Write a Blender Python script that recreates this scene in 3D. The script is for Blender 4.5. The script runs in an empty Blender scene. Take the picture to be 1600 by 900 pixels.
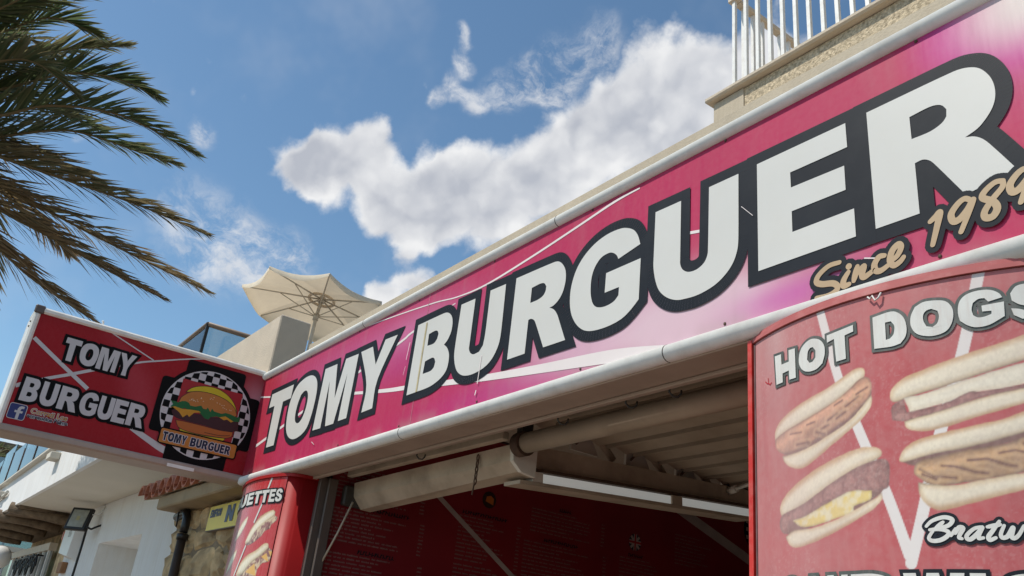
import bpy, math, random
import numpy as np
from mathutils import Vector, Matrix
from mathutils.geometry import tessellate_polygon

random.seed(7)
rng = np.random.default_rng(7)
SC = bpy.context.scene
COL = SC.collection

# ------------------------------------------------------------------ camera
cam_d = bpy.data.cameras.new('camera')
cam_d.sensor_fit = 'HORIZONTAL'; cam_d.sensor_width = 36.0; cam_d.lens = 30.133
cam_d.clip_start = 0.05; cam_d.clip_end = 3000
cam = bpy.data.objects.new('camera', cam_d); COL.objects.link(cam)
RIGHT = Vector((0.589595, 0.800774, 0.105538)); UP = Vector((0.275877, -0.322462, 0.905489)); FWD = Vector((-0.759124, 0.504756, 0.411037))
rot = Matrix((RIGHT, UP, -FWD)).transposed().to_4x4()
cam.matrix_world = Matrix.Translation((5.3338, -1.7166, 1.6)) @ rot
SC.camera = cam

# ------------------------------------------------------------------ light
SUN_DIR = Vector((-0.24, -0.66, 1.0)).normalized()      # towards the sun
sun_d = bpy.data.lights.new('sun', 'SUN'); sun_d.energy = 3.9; sun_d.angle = math.radians(0.53); sun_d.color = (1.0, 0.94, 0.84)
sun = bpy.data.objects.new('sun', sun_d); COL.objects.link(sun)
sun.rotation_euler = SUN_DIR.to_track_quat('Z', 'Y').to_euler(); sun.location = (0, -10, 20)
SC.view_settings.view_transform = 'Standard'
SC.view_settings.look = 'None'
SC.view_settings.exposure = 0.0
SC.view_settings.gamma = 1.0
SC.view_settings.use_curve_mapping = False
SKY_STRENGTH = 0.134

# shapes printed on the signs, in metres on their own surface (x along the facade, z up)
MAIN = [
    ('T', [[(0.223, 3.035), (0.562, 3.033), (0.561, 2.949), (0.441, 2.949), (0.446, 2.682), (0.326, 2.684), (0.309, 2.946), (0.219, 2.947)]]),
    ('O', [[(0.841, 3.03), (0.894, 3.002), (0.927, 2.963), (0.943, 2.908), (0.943, 2.839), (0.933, 2.778), (0.908, 2.72), (0.857, 2.689), (0.782, 2.675), (0.717, 2.679), (0.654, 2.702), (0.608, 2.738), (0.58, 2.784), (0.564, 2.846), (0.562, 2.913), (0.583, 2.97), (0.633, 3.016), (0.708, 3.037), (0.776, 3.041)], [(0.786, 2.951), (0.815, 2.929), (0.832, 2.888), (0.83, 2.836), (0.811, 2.793), (0.781, 2.769), (0.748, 2.766), (0.716, 2.78), (0.696, 2.806), (0.688, 2.849), (0.695, 2.895), (0.715, 2.939), (0.75, 2.953)]]),
    ('M', [[(1.003, 3.034), (1.156, 3.03), (1.208, 2.828), (1.26, 3.036), (1.409, 3.03), (1.405, 2.687), (1.309, 2.687), (1.313, 2.942), (1.256, 2.682), (1.156, 2.684), (1.097, 2.945), (1.096, 2.683), (0.995, 2.686)]]),
    ('Y', [[(1.437, 3.033), (1.566, 3.032), (1.634, 2.921), (1.697, 3.038), (1.821, 3.032), (1.687, 2.835), (1.683, 2.689), (1.571, 2.687), (1.57, 2.831)]]),
    ('B', [[(2.017, 3.03), (2.241, 3.028), (2.28, 3.02), (2.313, 2.996), (2.329, 2.962), (2.329, 2.92), (2.309, 2.886), (2.283, 2.869), (2.314, 2.847), (2.338, 2.812), (2.342, 2.771), (2.332, 2.739), (2.297, 2.714), (2.239, 2.697), (2.177, 2.691), (2.012, 2.691)], [(2.133, 2.956), (2.184, 2.959), (2.208, 2.952), (2.22, 2.936), (2.215, 2.913), (2.19, 2.897), (2.135, 2.899)], [(2.136, 2.825), (2.193, 2.829), (2.216, 2.821), (2.229, 2.802), (2.224, 2.779), (2.199, 2.767), (2.132, 2.767)]]),
    ('U', [[(2.384, 3.029), (2.493, 3.026), (2.494, 2.821), (2.495, 2.798), (2.51, 2.778), (2.536, 2.766), (2.575, 2.768), (2.598, 2.79), (2.604, 2.838), (2.603, 3.03), (2.713, 3.026), (2.718, 2.82), (2.713, 2.773), (2.697, 2.74), (2.668, 2.709), (2.62, 2.688), (2.549, 2.679), (2.492, 2.684), (2.45, 2.699), (2.415, 2.727), (2.39, 2.772), (2.38, 2.82)]]),
    ('R', [[(2.783, 3.029), (3.019, 3.021), (3.052, 3.013), (3.078, 2.991), (3.096, 2.961), (3.101, 2.921), (3.092, 2.881), (3.072, 2.854), (3.043, 2.838), (3.019, 2.836), (3.046, 2.821), (3.068, 2.797), (3.088, 2.76), (3.128, 2.682), (3.004, 2.684), (2.947, 2.787), (2.931, 2.81), (2.909, 2.821), (2.894, 2.82), (2.893, 2.686), (2.782, 2.687)], [(2.895, 2.953), (2.946, 2.955), (2.972, 2.949), (2.987, 2.932), (2.985, 2.913), (2.971, 2.897), (2.94, 2.89), (2.895, 2.89)]]),
    ('G', [[(3.485, 2.933), (3.472, 2.968), (3.451, 2.997), (3.419, 3.017), (3.38, 3.029), (3.316, 3.031), (3.252, 3.017), (3.196, 2.986), (3.158, 2.943), (3.138, 2.887), (3.136, 2.832), (3.148, 2.78), (3.173, 2.738), (3.206, 2.706), (3.244, 2.686), (3.293, 2.677), (3.355, 2.676), (3.414, 2.685), (3.456, 2.706), (3.49, 2.732), (3.49, 2.879), (3.323, 2.878), (3.322, 2.805), (3.393, 2.805), (3.392, 2.775), (3.371, 2.759), (3.333, 2.753), (3.297, 2.758), (3.272, 2.772), (3.256, 2.798), (3.247, 2.836), (3.247, 2.884), (3.261, 2.921), (3.291, 2.948), (3.331, 2.953), (3.355, 2.944), (3.372, 2.929), (3.381, 2.913)]]),
    ('U', [[(3.55, 3.027), (3.663, 3.024), (3.666, 2.818), (3.667, 2.798), (3.677, 2.777), (3.7, 2.761), (3.733, 2.758), (3.762, 2.77), (3.776, 2.793), (3.778, 2.823), (3.779, 3.025), (3.893, 3.023), (3.892, 2.807), (3.887, 2.767), (3.87, 2.731), (3.84, 2.703), (3.799, 2.683), (3.742, 2.673), (3.691, 2.675), (3.653, 2.682), (3.614, 2.702), (3.581, 2.734), (3.562, 2.775), (3.551, 2.824), (3.55, 2.864)]]),
    ('E', [[(3.961, 3.025), (4.251, 3.022), (4.252, 2.946), (4.074, 2.947), (4.075, 2.898), (4.24, 2.894), (4.24, 2.821), (4.075, 2.823), (4.075, 2.759), (4.26, 2.758), (4.26, 2.678), (3.961, 2.679)]]),
    ('R', [[(4.313, 3.023), (4.543, 3.022), (4.577, 3.014), (4.602, 2.997), (4.62, 2.967), (4.628, 2.936), (4.627, 2.904), (4.617, 2.877), (4.598, 2.854), (4.578, 2.839), (4.55, 2.83), (4.571, 2.822), (4.59, 2.804), (4.611, 2.769), (4.649, 2.699), (4.535, 2.684), (4.479, 2.783), (4.464, 2.806), (4.447, 2.817), (4.427, 2.816), (4.426, 2.678), (4.314, 2.679)], [(4.425, 2.951), (4.478, 2.954), (4.504, 2.945), (4.516, 2.927), (4.514, 2.907), (4.501, 2.894), (4.471, 2.885), (4.425, 2.886)]]),
]
SINCE = [
    ('s', [[(4.212, 2.621), (4.181, 2.621), (4.152, 2.605), (4.144, 2.588), (4.16, 2.577), (4.19, 2.57), (4.203, 2.558), (4.198, 2.547), (4.175, 2.541), (4.142, 2.544)]]),
    ('i', [[(4.235, 2.587), (4.221, 2.569), (4.22, 2.554), (4.235, 2.554)], [(4.236, 2.603), (4.238, 2.6)]]),
    ('n', [[(4.26, 2.594), (4.248, 2.559)], [(4.252, 2.571), (4.277, 2.589), (4.271, 2.569), (4.277, 2.56), (4.302, 2.57)]]),
    ('c', [[(4.332, 2.599), (4.318, 2.6), (4.305, 2.584), (4.307, 2.568), (4.32, 2.563), (4.34, 2.571)]]),
    ('e', [[(4.346, 2.579), (4.364, 2.588), (4.375, 2.606), (4.369, 2.616), (4.353, 2.605), (4.345, 2.582), (4.353, 2.566), (4.369, 2.57), (4.379, 2.579)]]),
    ('1', [[(4.45, 2.646), (4.464, 2.654), (4.474, 2.66), (4.466, 2.633), (4.45, 2.586)]]),
    ('9', [[(4.544, 2.665), (4.532, 2.673), (4.515, 2.665), (4.499, 2.646), (4.502, 2.627), (4.516, 2.627), (4.536, 2.644), (4.55, 2.663), (4.539, 2.638), (4.516, 2.595)]]),
    ('8', [[(4.617, 2.683), (4.6, 2.686), (4.577, 2.673), (4.571, 2.659), (4.591, 2.642), (4.598, 2.623), (4.587, 2.607), (4.572, 2.609), (4.571, 2.624), (4.59, 2.647), (4.614, 2.668), (4.617, 2.681)]]),
    ('9', [[(4.671, 2.685), (4.661, 2.693), (4.645, 2.685), (4.63, 2.667), (4.632, 2.649), (4.645, 2.649), (4.664, 2.665), (4.677, 2.683), (4.666, 2.66), (4.646, 2.618)]]),
]
FACE_STRIPES = [
    ([(-0.058, 3.07), (0.99, 2.885), (1.735, 2.766), (2.021, 2.729), (2.356, 2.683), (2.646, 2.645), (3.015, 2.604), (3.385, 2.565), (3.69, 2.517)], [0.01, 0.011, 0.018, 0.022, 0.024, 0.027, 0.035, 0.045, 0.03]),
    ([(1.334, 3.186), (1.765, 3.149), (2.137, 3.111), (2.333, 3.082), (2.558, 3.072), (2.862, 3.097), (3.13, 3.128), (3.337, 3.154), (3.465, 3.157)], [0.004, 0.006, 0.006, 0.006, 0.009, 0.01, 0.01, 0.01, 0.006]),
    ([(0.126, 2.722), (0.776, 2.827), (1.438, 2.923), (1.862, 2.987), (1.964, 3.01), (2.324, 3.054)], [0.02, 0.017, 0.015, 0.014, 0.012, 0.005]),
    ([(3.673, 2.902), (3.77, 2.881)], [0.01, 0.01]),
]
HOT = [
    ('H', [[(0.111, 2.405), (0.137, 2.403), (0.138, 2.375), (0.166, 2.375), (0.166, 2.405), (0.189, 2.403), (0.189, 2.327), (0.166, 2.328), (0.165, 2.352), (0.141, 2.351), (0.141, 2.328), (0.116, 2.328)]]),
    ('O', [[(0.249, 2.41), (0.27, 2.401), (0.282, 2.384), (0.283, 2.363), (0.275, 2.341), (0.256, 2.331), (0.232, 2.331), (0.213, 2.34), (0.202, 2.358), (0.203, 2.38), (0.212, 2.397), (0.23, 2.408)], [(0.248, 2.389), (0.256, 2.378), (0.255, 2.361), (0.246, 2.353), (0.236, 2.352), (0.229, 2.362), (0.232, 2.381), (0.24, 2.389)]]),
    ('T', [[(0.291, 2.406), (0.363, 2.413), (0.363, 2.397), (0.34, 2.393), (0.34, 2.336), (0.314, 2.335), (0.311, 2.392), (0.291, 2.388)]]),
    ('D', [[(0.412, 2.418), (0.455, 2.422), (0.473, 2.413), (0.483, 2.397), (0.486, 2.376), (0.482, 2.357), (0.47, 2.343), (0.449, 2.34), (0.411, 2.343)], [(0.44, 2.399), (0.453, 2.399), (0.46, 2.386), (0.457, 2.368), (0.448, 2.359), (0.439, 2.358)]]),
    ('O', [[(0.548, 2.427), (0.569, 2.421), (0.58, 2.406), (0.582, 2.388), (0.576, 2.367), (0.563, 2.352), (0.54, 2.347), (0.519, 2.351), (0.503, 2.361), (0.495, 2.38), (0.497, 2.401), (0.507, 2.42), (0.525, 2.428)], [(0.54, 2.409), (0.552, 2.402), (0.554, 2.389), (0.549, 2.374), (0.539, 2.367), (0.527, 2.371), (0.522, 2.385), (0.523, 2.399), (0.53, 2.407)]]),
    ('G', [[(0.675, 2.411), (0.67, 2.421), (0.657, 2.43), (0.64, 2.433), (0.619, 2.431), (0.603, 2.423), (0.594, 2.409), (0.591, 2.389), (0.593, 2.371), (0.606, 2.359), (0.622, 2.352), (0.646, 2.354), (0.675, 2.369), (0.677, 2.401), (0.636, 2.398), (0.636, 2.385), (0.653, 2.384), (0.652, 2.377), (0.639, 2.373), (0.627, 2.373), (0.619, 2.379), (0.617, 2.392), (0.621, 2.407), (0.632, 2.414), (0.643, 2.414), (0.649, 2.405)]]),
    ('S', [[(0.75, 2.418), (0.735, 2.432), (0.717, 2.435), (0.701, 2.431), (0.69, 2.417), (0.691, 2.401), (0.703, 2.391), (0.72, 2.385), (0.722, 2.38), (0.713, 2.376), (0.702, 2.381), (0.688, 2.384), (0.691, 2.369), (0.705, 2.359), (0.724, 2.361), (0.738, 2.369), (0.746, 2.386), (0.744, 2.401), (0.732, 2.408), (0.716, 2.412), (0.716, 2.416), (0.723, 2.419), (0.732, 2.413)]]),
]
BRAT = [
    ('b', [[(0.489, 1.954), (0.501, 1.964), (0.522, 1.97), (0.536, 1.967), (0.538, 1.962), (0.53, 1.954), (0.511, 1.949), (0.495, 1.947)], [(0.521, 1.961), (0.505, 1.948)], [(0.495, 1.947), (0.516, 1.947), (0.529, 1.942), (0.526, 1.934), (0.513, 1.927), (0.498, 1.926), (0.492, 1.932), (0.501, 1.945)]]),
    ('r', [[(0.533, 1.935), (0.543, 1.947), (0.541, 1.94), (0.549, 1.95), (0.556, 1.948), (0.55, 1.938), (0.547, 1.931), (0.552, 1.929)]]),
    ('a', [[(0.587, 1.95), (0.575, 1.947), (0.562, 1.936), (0.561, 1.929), (0.568, 1.928), (0.581, 1.939), (0.589, 1.949), (0.583, 1.937), (0.581, 1.929), (0.589, 1.93)]]),
    ('t', [[(0.619, 1.96), (0.607, 1.944), (0.598, 1.932), (0.6, 1.926), (0.61, 1.93)], [(0.598, 1.95), (0.62, 1.954)]]),
    ('w', [[(0.626, 1.952), (0.619, 1.937), (0.621, 1.93), (0.63, 1.933), (0.64, 1.948), (0.636, 1.933), (0.64, 1.929), (0.648, 1.935), (0.658, 1.951)]]),
]
FOOD = [
    ('gap', [(0.111, 2.182), (0.226, 2.209), (0.36, 2.271), (0.392, 2.259), (0.392, 2.236), (0.355, 2.195), (0.276, 2.156), (0.202, 2.143), (0.136, 2.147)]),
    ('top', [(0.1, 2.192), (0.1, 2.209), (0.118, 2.232), (0.161, 2.25), (0.215, 2.265), (0.277, 2.278), (0.327, 2.296), (0.356, 2.308), (0.376, 2.308), (0.383, 2.297), (0.377, 2.282), (0.354, 2.267), (0.318, 2.248), (0.274, 2.231), (0.227, 2.22), (0.175, 2.209), (0.134, 2.201)]),
    ('meat', [(0.1, 2.192), (0.134, 2.204), (0.227, 2.222), (0.318, 2.251), (0.366, 2.282), (0.388, 2.283), (0.396, 2.268), (0.393, 2.244), (0.367, 2.218), (0.326, 2.193), (0.271, 2.172), (0.21, 2.157), (0.157, 2.15), (0.123, 2.155), (0.102, 2.173)]),
    ('bot', [(0.127, 2.146), (0.172, 2.146), (0.224, 2.152), (0.277, 2.168), (0.338, 2.193), (0.378, 2.226), (0.394, 2.241), (0.395, 2.228), (0.388, 2.21), (0.359, 2.184), (0.319, 2.161), (0.275, 2.138), (0.229, 2.115), (0.193, 2.106), (0.163, 2.113), (0.135, 2.129)]),
    ('gap', [(0.13, 2.001), (0.269, 2.036), (0.399, 2.092), (0.417, 2.067), (0.399, 2.025), (0.336, 1.996), (0.266, 1.979), (0.186, 1.965), (0.134, 1.963)]),
    ('top', [(0.114, 2.015), (0.114, 2.03), (0.136, 2.053), (0.184, 2.077), (0.241, 2.099), (0.298, 2.115), (0.35, 2.127), (0.387, 2.126), (0.406, 2.117), (0.407, 2.105), (0.39, 2.095), (0.347, 2.084), (0.295, 2.062), (0.244, 2.039), (0.196, 2.02), (0.142, 2.004), (0.122, 2.005)]),
    ('bacon', [(0.122, 2.009), (0.196, 2.025), (0.295, 2.067), (0.364, 2.091), (0.405, 2.098), (0.423, 2.087), (0.422, 2.057), (0.417, 2.037), (0.4, 2.032), (0.37, 2.03), (0.327, 2.03), (0.268, 2.017), (0.202, 1.995), (0.149, 1.981), (0.144, 1.962), (0.124, 1.966), (0.11, 1.985)]),
    ('cheese', [(0.158, 1.992), (0.202, 1.997), (0.262, 2.017), (0.304, 2.03), (0.333, 2.038), (0.38, 2.034), (0.376, 2.015), (0.336, 2.005), (0.333, 1.992), (0.284, 1.982), (0.228, 1.973), (0.186, 1.975)]),
    ('bot', [(0.132, 1.958), (0.164, 1.97), (0.221, 1.969), (0.284, 1.98), (0.336, 1.996), (0.379, 2.015), (0.402, 2.027), (0.402, 2.013), (0.377, 1.993), (0.334, 1.973), (0.282, 1.954), (0.226, 1.938), (0.177, 1.93), (0.147, 1.937)]),
    ('top', [(0.436, 2.233), (0.442, 2.247), (0.467, 2.265), (0.51, 2.277), (0.564, 2.291), (0.615, 2.303), (0.664, 2.315), (0.704, 2.327), (0.75, 2.338), (0.758, 2.314), (0.743, 2.279), (0.697, 2.272), (0.658, 2.262), (0.601, 2.247), (0.537, 2.232), (0.482, 2.223), (0.449, 2.215), (0.437, 2.221)]),
    ('bread', [(0.466, 2.221), (0.514, 2.226), (0.601, 2.246), (0.697, 2.269), (0.743, 2.279), (0.745, 2.256), (0.736, 2.229), (0.691, 2.224), (0.653, 2.218), (0.598, 2.215), (0.555, 2.201), (0.511, 2.193), (0.475, 2.188)]),
    ('bacon', [(0.439, 2.208), (0.464, 2.219), (0.47, 2.19), (0.511, 2.194), (0.555, 2.202), (0.594, 2.218), (0.617, 2.215), (0.691, 2.224), (0.737, 2.232), (0.735, 2.221), (0.69, 2.213), (0.616, 2.204), (0.553, 2.185), (0.501, 2.175), (0.469, 2.171), (0.436, 2.177)]),
    ('bot', [(0.462, 2.171), (0.501, 2.178), (0.554, 2.188), (0.616, 2.204), (0.69, 2.217), (0.736, 2.225), (0.741, 2.207), (0.732, 2.194), (0.686, 2.184), (0.632, 2.171), (0.571, 2.156), (0.52, 2.145), (0.485, 2.147), (0.465, 2.156)]),
    ('gap', [(0.45, 2.088), (0.511, 2.098), (0.607, 2.115), (0.68, 2.132), (0.725, 2.142), (0.723, 2.125), (0.678, 2.115), (0.585, 2.094), (0.501, 2.079), (0.47, 2.077)]),
    ('top', [(0.445, 2.093), (0.455, 2.111), (0.483, 2.128), (0.528, 2.137), (0.59, 2.147), (0.646, 2.156), (0.684, 2.169), (0.73, 2.181), (0.736, 2.159), (0.724, 2.138), (0.679, 2.127), (0.626, 2.113), (0.566, 2.102), (0.511, 2.096), (0.466, 2.087), (0.448, 2.087)]),
    ('meat', [(0.473, 2.063), (0.482, 2.083), (0.515, 2.091), (0.586, 2.101), (0.644, 2.108), (0.678, 2.119), (0.723, 2.13), (0.728, 2.095), (0.715, 2.067), (0.67, 2.051), (0.633, 2.044), (0.587, 2.038), (0.538, 2.032), (0.505, 2.035), (0.483, 2.051)]),
    ('bot', [(0.48, 2.042), (0.506, 2.036), (0.551, 2.032), (0.61, 2.042), (0.67, 2.051), (0.714, 2.062), (0.719, 2.046), (0.71, 2.026), (0.666, 2.018), (0.606, 2.003), (0.554, 1.99), (0.517, 1.984), (0.493, 1.996), (0.48, 2.018)]),
]
SLASHES = [[(0.159, 2.194), (0.197, 2.191)], [(0.216, 2.205), (0.24, 2.207)], [(0.259, 2.186), (0.28, 2.193)], [(0.279, 2.203), (0.305, 2.214)], [(0.303, 2.203), (0.328, 2.214)], [(0.329, 2.226), (0.363, 2.243)], [(0.358, 2.249), (0.386, 2.26)], [(0.245, 2.182), (0.266, 2.174)], [(0.181, 2.164), (0.218, 2.163)], [(0.299, 2.234), (0.321, 2.242)], [(0.485, 2.068), (0.511, 2.052), (0.552, 2.046)], [(0.528, 2.072), (0.554, 2.068), (0.589, 2.055), (0.609, 2.052)], [(0.577, 2.079), (0.611, 2.08), (0.643, 2.067), (0.659, 2.063)], [(0.633, 2.09), (0.661, 2.094), (0.682, 2.088), (0.697, 2.088)], [(0.49, 2.057), (0.515, 2.046)], [(0.677, 2.106), (0.699, 2.105), (0.712, 2.096)]]
COLUMN_STRIPES = [[(0.271, 2.477), (0.314, 2.297), (0.363, 2.155), (0.412, 2.026), (0.45, 1.9)], [(0.645, 2.501), (0.592, 2.31), (0.53, 2.134), (0.484, 1.983), (0.452, 1.885)]]
BAGUETTE = {
    'a': [(0.608, 2.11), (0.613, 2.147), (0.652, 2.201), (0.73, 2.26), (0.834, 2.288), (0.865, 2.28), (0.866, 2.26), (0.892, 2.249), (0.888, 2.228), (0.851, 2.208), (0.847, 2.188), (0.805, 2.175), (0.778, 2.149), (0.712, 2.116), (0.654, 2.104)],
    'atop': [(0.601, 2.12), (0.619, 2.154), (0.658, 2.204), (0.737, 2.26), (0.834, 2.288), (0.863, 2.278), (0.857, 2.256), (0.776, 2.217), (0.7, 2.171), (0.655, 2.118)],
    'b': [(0.575, 1.95), (0.604, 2.01), (0.668, 2.05), (0.757, 2.075), (0.819, 2.108), (0.858, 2.111), (0.877, 2.088), (0.905, 2.075), (0.908, 2.049), (0.897, 2.016), (0.846, 2.008), (0.812, 1.975), (0.813, 1.942), (0.592, 1.94)],
    'btop': [(0.575, 1.95), (0.604, 2.01), (0.668, 2.05), (0.757, 2.075), (0.819, 2.108), (0.858, 2.111), (0.872, 2.088), (0.819, 2.048), (0.734, 2.008), (0.657, 1.949)],
    'chz': [(0.691, 1.962), (0.773, 2.008), (0.813, 1.942), (0.773, 1.949)],
    'chz2': [(0.822, 2.041), (0.865, 2.061), (0.899, 2.014)],
    'chz3': [(0.876, 2.074), (0.913, 2.068), (0.902, 2.042)],
}
COL_LEFT = [(-0.1, 0.12), (-0.081, 0.065), (0.0, 0.028), (0.15, -0.012), (0.26, -0.032), (0.375, -0.042), (0.47, -0.041), (0.555, -0.034), (0.63, -0.021), (0.682, -0.009), (0.735, 0.007), (0.771, 0.03), (0.79, 0.055), (0.797, 0.076), (0.8, 0.112), (0.8, 0.3)]
BLADE_STRIPES = [
    ([(1.345, 3.049), (1.174, 2.945), (0.997, 2.841)], [0.022, 0.022, 0.022]),
    ([(1.352, 2.763), (1.327, 2.778), (1.209, 2.846), (1.109, 2.897), (1.001, 2.955), (0.882, 3.015), (0.792, 3.058), (0.693, 3.1), (0.365, 3.208), (0.006, 3.222)], [0.022, 0.022, 0.018, 0.018, 0.018, 0.016, 0.012, 0.01, 0.006, 0.004]),
    ([(0.965, 3.199), (0.827, 3.151), (0.694, 3.105)], [0.007, 0.007, 0.007]),
    ([(0.025, 2.746), (-0.011, 2.718), (-0.096, 2.808)], [0.014, 0.014, 0.018]),
    ([(0.708, 2.685), (0.604, 2.641), (0.496, 2.601), (0.36, 2.577), (0.181, 2.566)], [0.03, 0.034, 0.04, 0.04, 0.012]),
]
EMBLEM = {
    'sun': [(0.463, 2.967), (0.44, 2.998), (0.398, 3.022), (0.345, 3.036), (0.289, 3.039), (0.236, 3.026), (0.188, 3.0), (0.154, 2.967), (0.13, 2.927), (0.179, 2.931), (0.291, 2.984), (0.39, 2.989)],
    'bun': [(0.488, 2.899), (0.481, 2.929), (0.46, 2.955), (0.434, 2.976), (0.39, 2.991), (0.335, 2.998), (0.278, 2.996), (0.226, 2.987), (0.18, 2.968), (0.144, 2.94), (0.125, 2.903), (0.165, 2.876), (0.296, 2.876), (0.419, 2.889), (0.48, 2.897)],
    'lettuce': [(0.534, 2.895), (0.511, 2.897), (0.491, 2.894), (0.471, 2.908), (0.449, 2.913), (0.428, 2.907), (0.416, 2.893), (0.385, 2.895), (0.353, 2.91), (0.337, 2.894), (0.317, 2.895), (0.312, 2.909), (0.29, 2.885), (0.284, 2.908), (0.269, 2.895), (0.247, 2.893), (0.219, 2.892), (0.197, 2.903), (0.163, 2.902), (0.128, 2.894), (0.1, 2.897), (0.101, 2.868), (0.137, 2.863), (0.195, 2.865), (0.245, 2.868), (0.282, 2.855), (0.29, 2.838), (0.314, 2.839), (0.339, 2.857), (0.383, 2.874), (0.42, 2.864), (0.445, 2.87), (0.478, 2.845), (0.499, 2.852), (0.528, 2.86), (0.517, 2.877)],
    'patty': [(0.516, 2.839), (0.499, 2.852), (0.465, 2.856), (0.409, 2.851), (0.339, 2.857), (0.275, 2.857), (0.197, 2.872), (0.105, 2.867), (0.096, 2.815), (0.13, 2.799), (0.21, 2.792), (0.307, 2.796), (0.418, 2.796), (0.478, 2.801), (0.505, 2.818)],
    'cheese': [(0.534, 2.847), (0.517, 2.861), (0.499, 2.852), (0.472, 2.839), (0.442, 2.813), (0.421, 2.836), (0.406, 2.824), (0.383, 2.857), (0.344, 2.868), (0.36, 2.874), (0.406, 2.87), (0.459, 2.862), (0.506, 2.866)],
    'cheese2': [(0.229, 2.867), (0.192, 2.882), (0.137, 2.863), (0.151, 2.853), (0.179, 2.865), (0.197, 2.856)],
    'base': [(0.477, 2.789), (0.417, 2.792), (0.306, 2.792), (0.209, 2.79), (0.125, 2.798), (0.126, 2.769), (0.159, 2.751), (0.198, 2.747), (0.277, 2.739), (0.371, 2.736), (0.444, 2.746), (0.467, 2.768)],
    'base2': [(0.447, 2.745), (0.371, 2.736), (0.276, 2.737), (0.162, 2.749), (0.17, 2.732), (0.255, 2.716), (0.35, 2.717), (0.426, 2.723)],
    'line': [(0.293, 2.755), (0.249, 2.756), (0.193, 2.759), (0.139, 2.772)],
}
CUMULUS = [(-0.8266, 0.2509, 0.5037, 0.0287), (-0.8181, 0.2832, 0.5005, 0.0333), (-0.8098, 0.3554, 0.4668, 0.0309), (-0.7686, 0.3803, 0.5145, 0.0339), (-0.7445, 0.4197, 0.5192, 0.037), (-0.8209, 0.2589, 0.5091, 0.0302), (-0.7997, 0.2889, 0.5264, 0.0398), (-0.7788, 0.3113, 0.5446, 0.029), (-0.7997, 0.3213, 0.5072, 0.0423), (-0.7882, 0.3681, 0.4933, 0.0501), (-0.7646, 0.4146, 0.4935, 0.0563), (-0.7275, 0.4592, 0.5097, 0.0608), (-0.6833, 0.4866, 0.5444, 0.0605), (-0.6383, 0.5025, 0.5831, 0.0584), (-0.5915, 0.5105, 0.6241, 0.0417), (-0.5566, 0.5402, 0.6312, 0.0485), (-0.5255, 0.5785, 0.6239, 0.0531), (-0.6081, 0.5548, 0.5678, 0.0801), (-0.5656, 0.6033, 0.5622, 0.0721), (-0.6964, 0.5221, 0.4924, 0.0631), (-0.7548, 0.4671, 0.4605, 0.0388), (-0.7899, 0.4052, 0.4603, 0.0326), (-0.4722, 0.6099, 0.6365, 0.0624), (-0.8303, 0.3929, 0.3953, 0.0252), (-0.8161, 0.4132, 0.404, 0.0223), (-0.842, 0.3733, 0.3895, 0.0199), (-0.8135, 0.3905, 0.4311, 0.0148)]
WISPS = [(-0.6908, 0.348, 0.6338, 0.0115), (-0.704, 0.3543, 0.6155, 0.013), (-0.7221, 0.3556, 0.5934, 0.0145), (-0.7374, 0.3439, 0.5813, 0.0109), (-0.7147, 0.3807, 0.5867, 0.016), (-0.6901, 0.4015, 0.6022, 0.0233), (-0.6618, 0.4239, 0.6183, 0.0261), (-0.6334, 0.4461, 0.6322, 0.0288), (-0.6012, 0.4692, 0.6468, 0.0286), (-0.657, 0.4494, 0.6053, 0.0218), (-0.8544, 0.1519, 0.4969, 0.018), (-0.8936, 0.1999, 0.4019, 0.0599), (-0.8782, 0.2615, 0.4004, 0.0432), (-0.9863, 0.089, 0.1392, 0.0413)]
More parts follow.
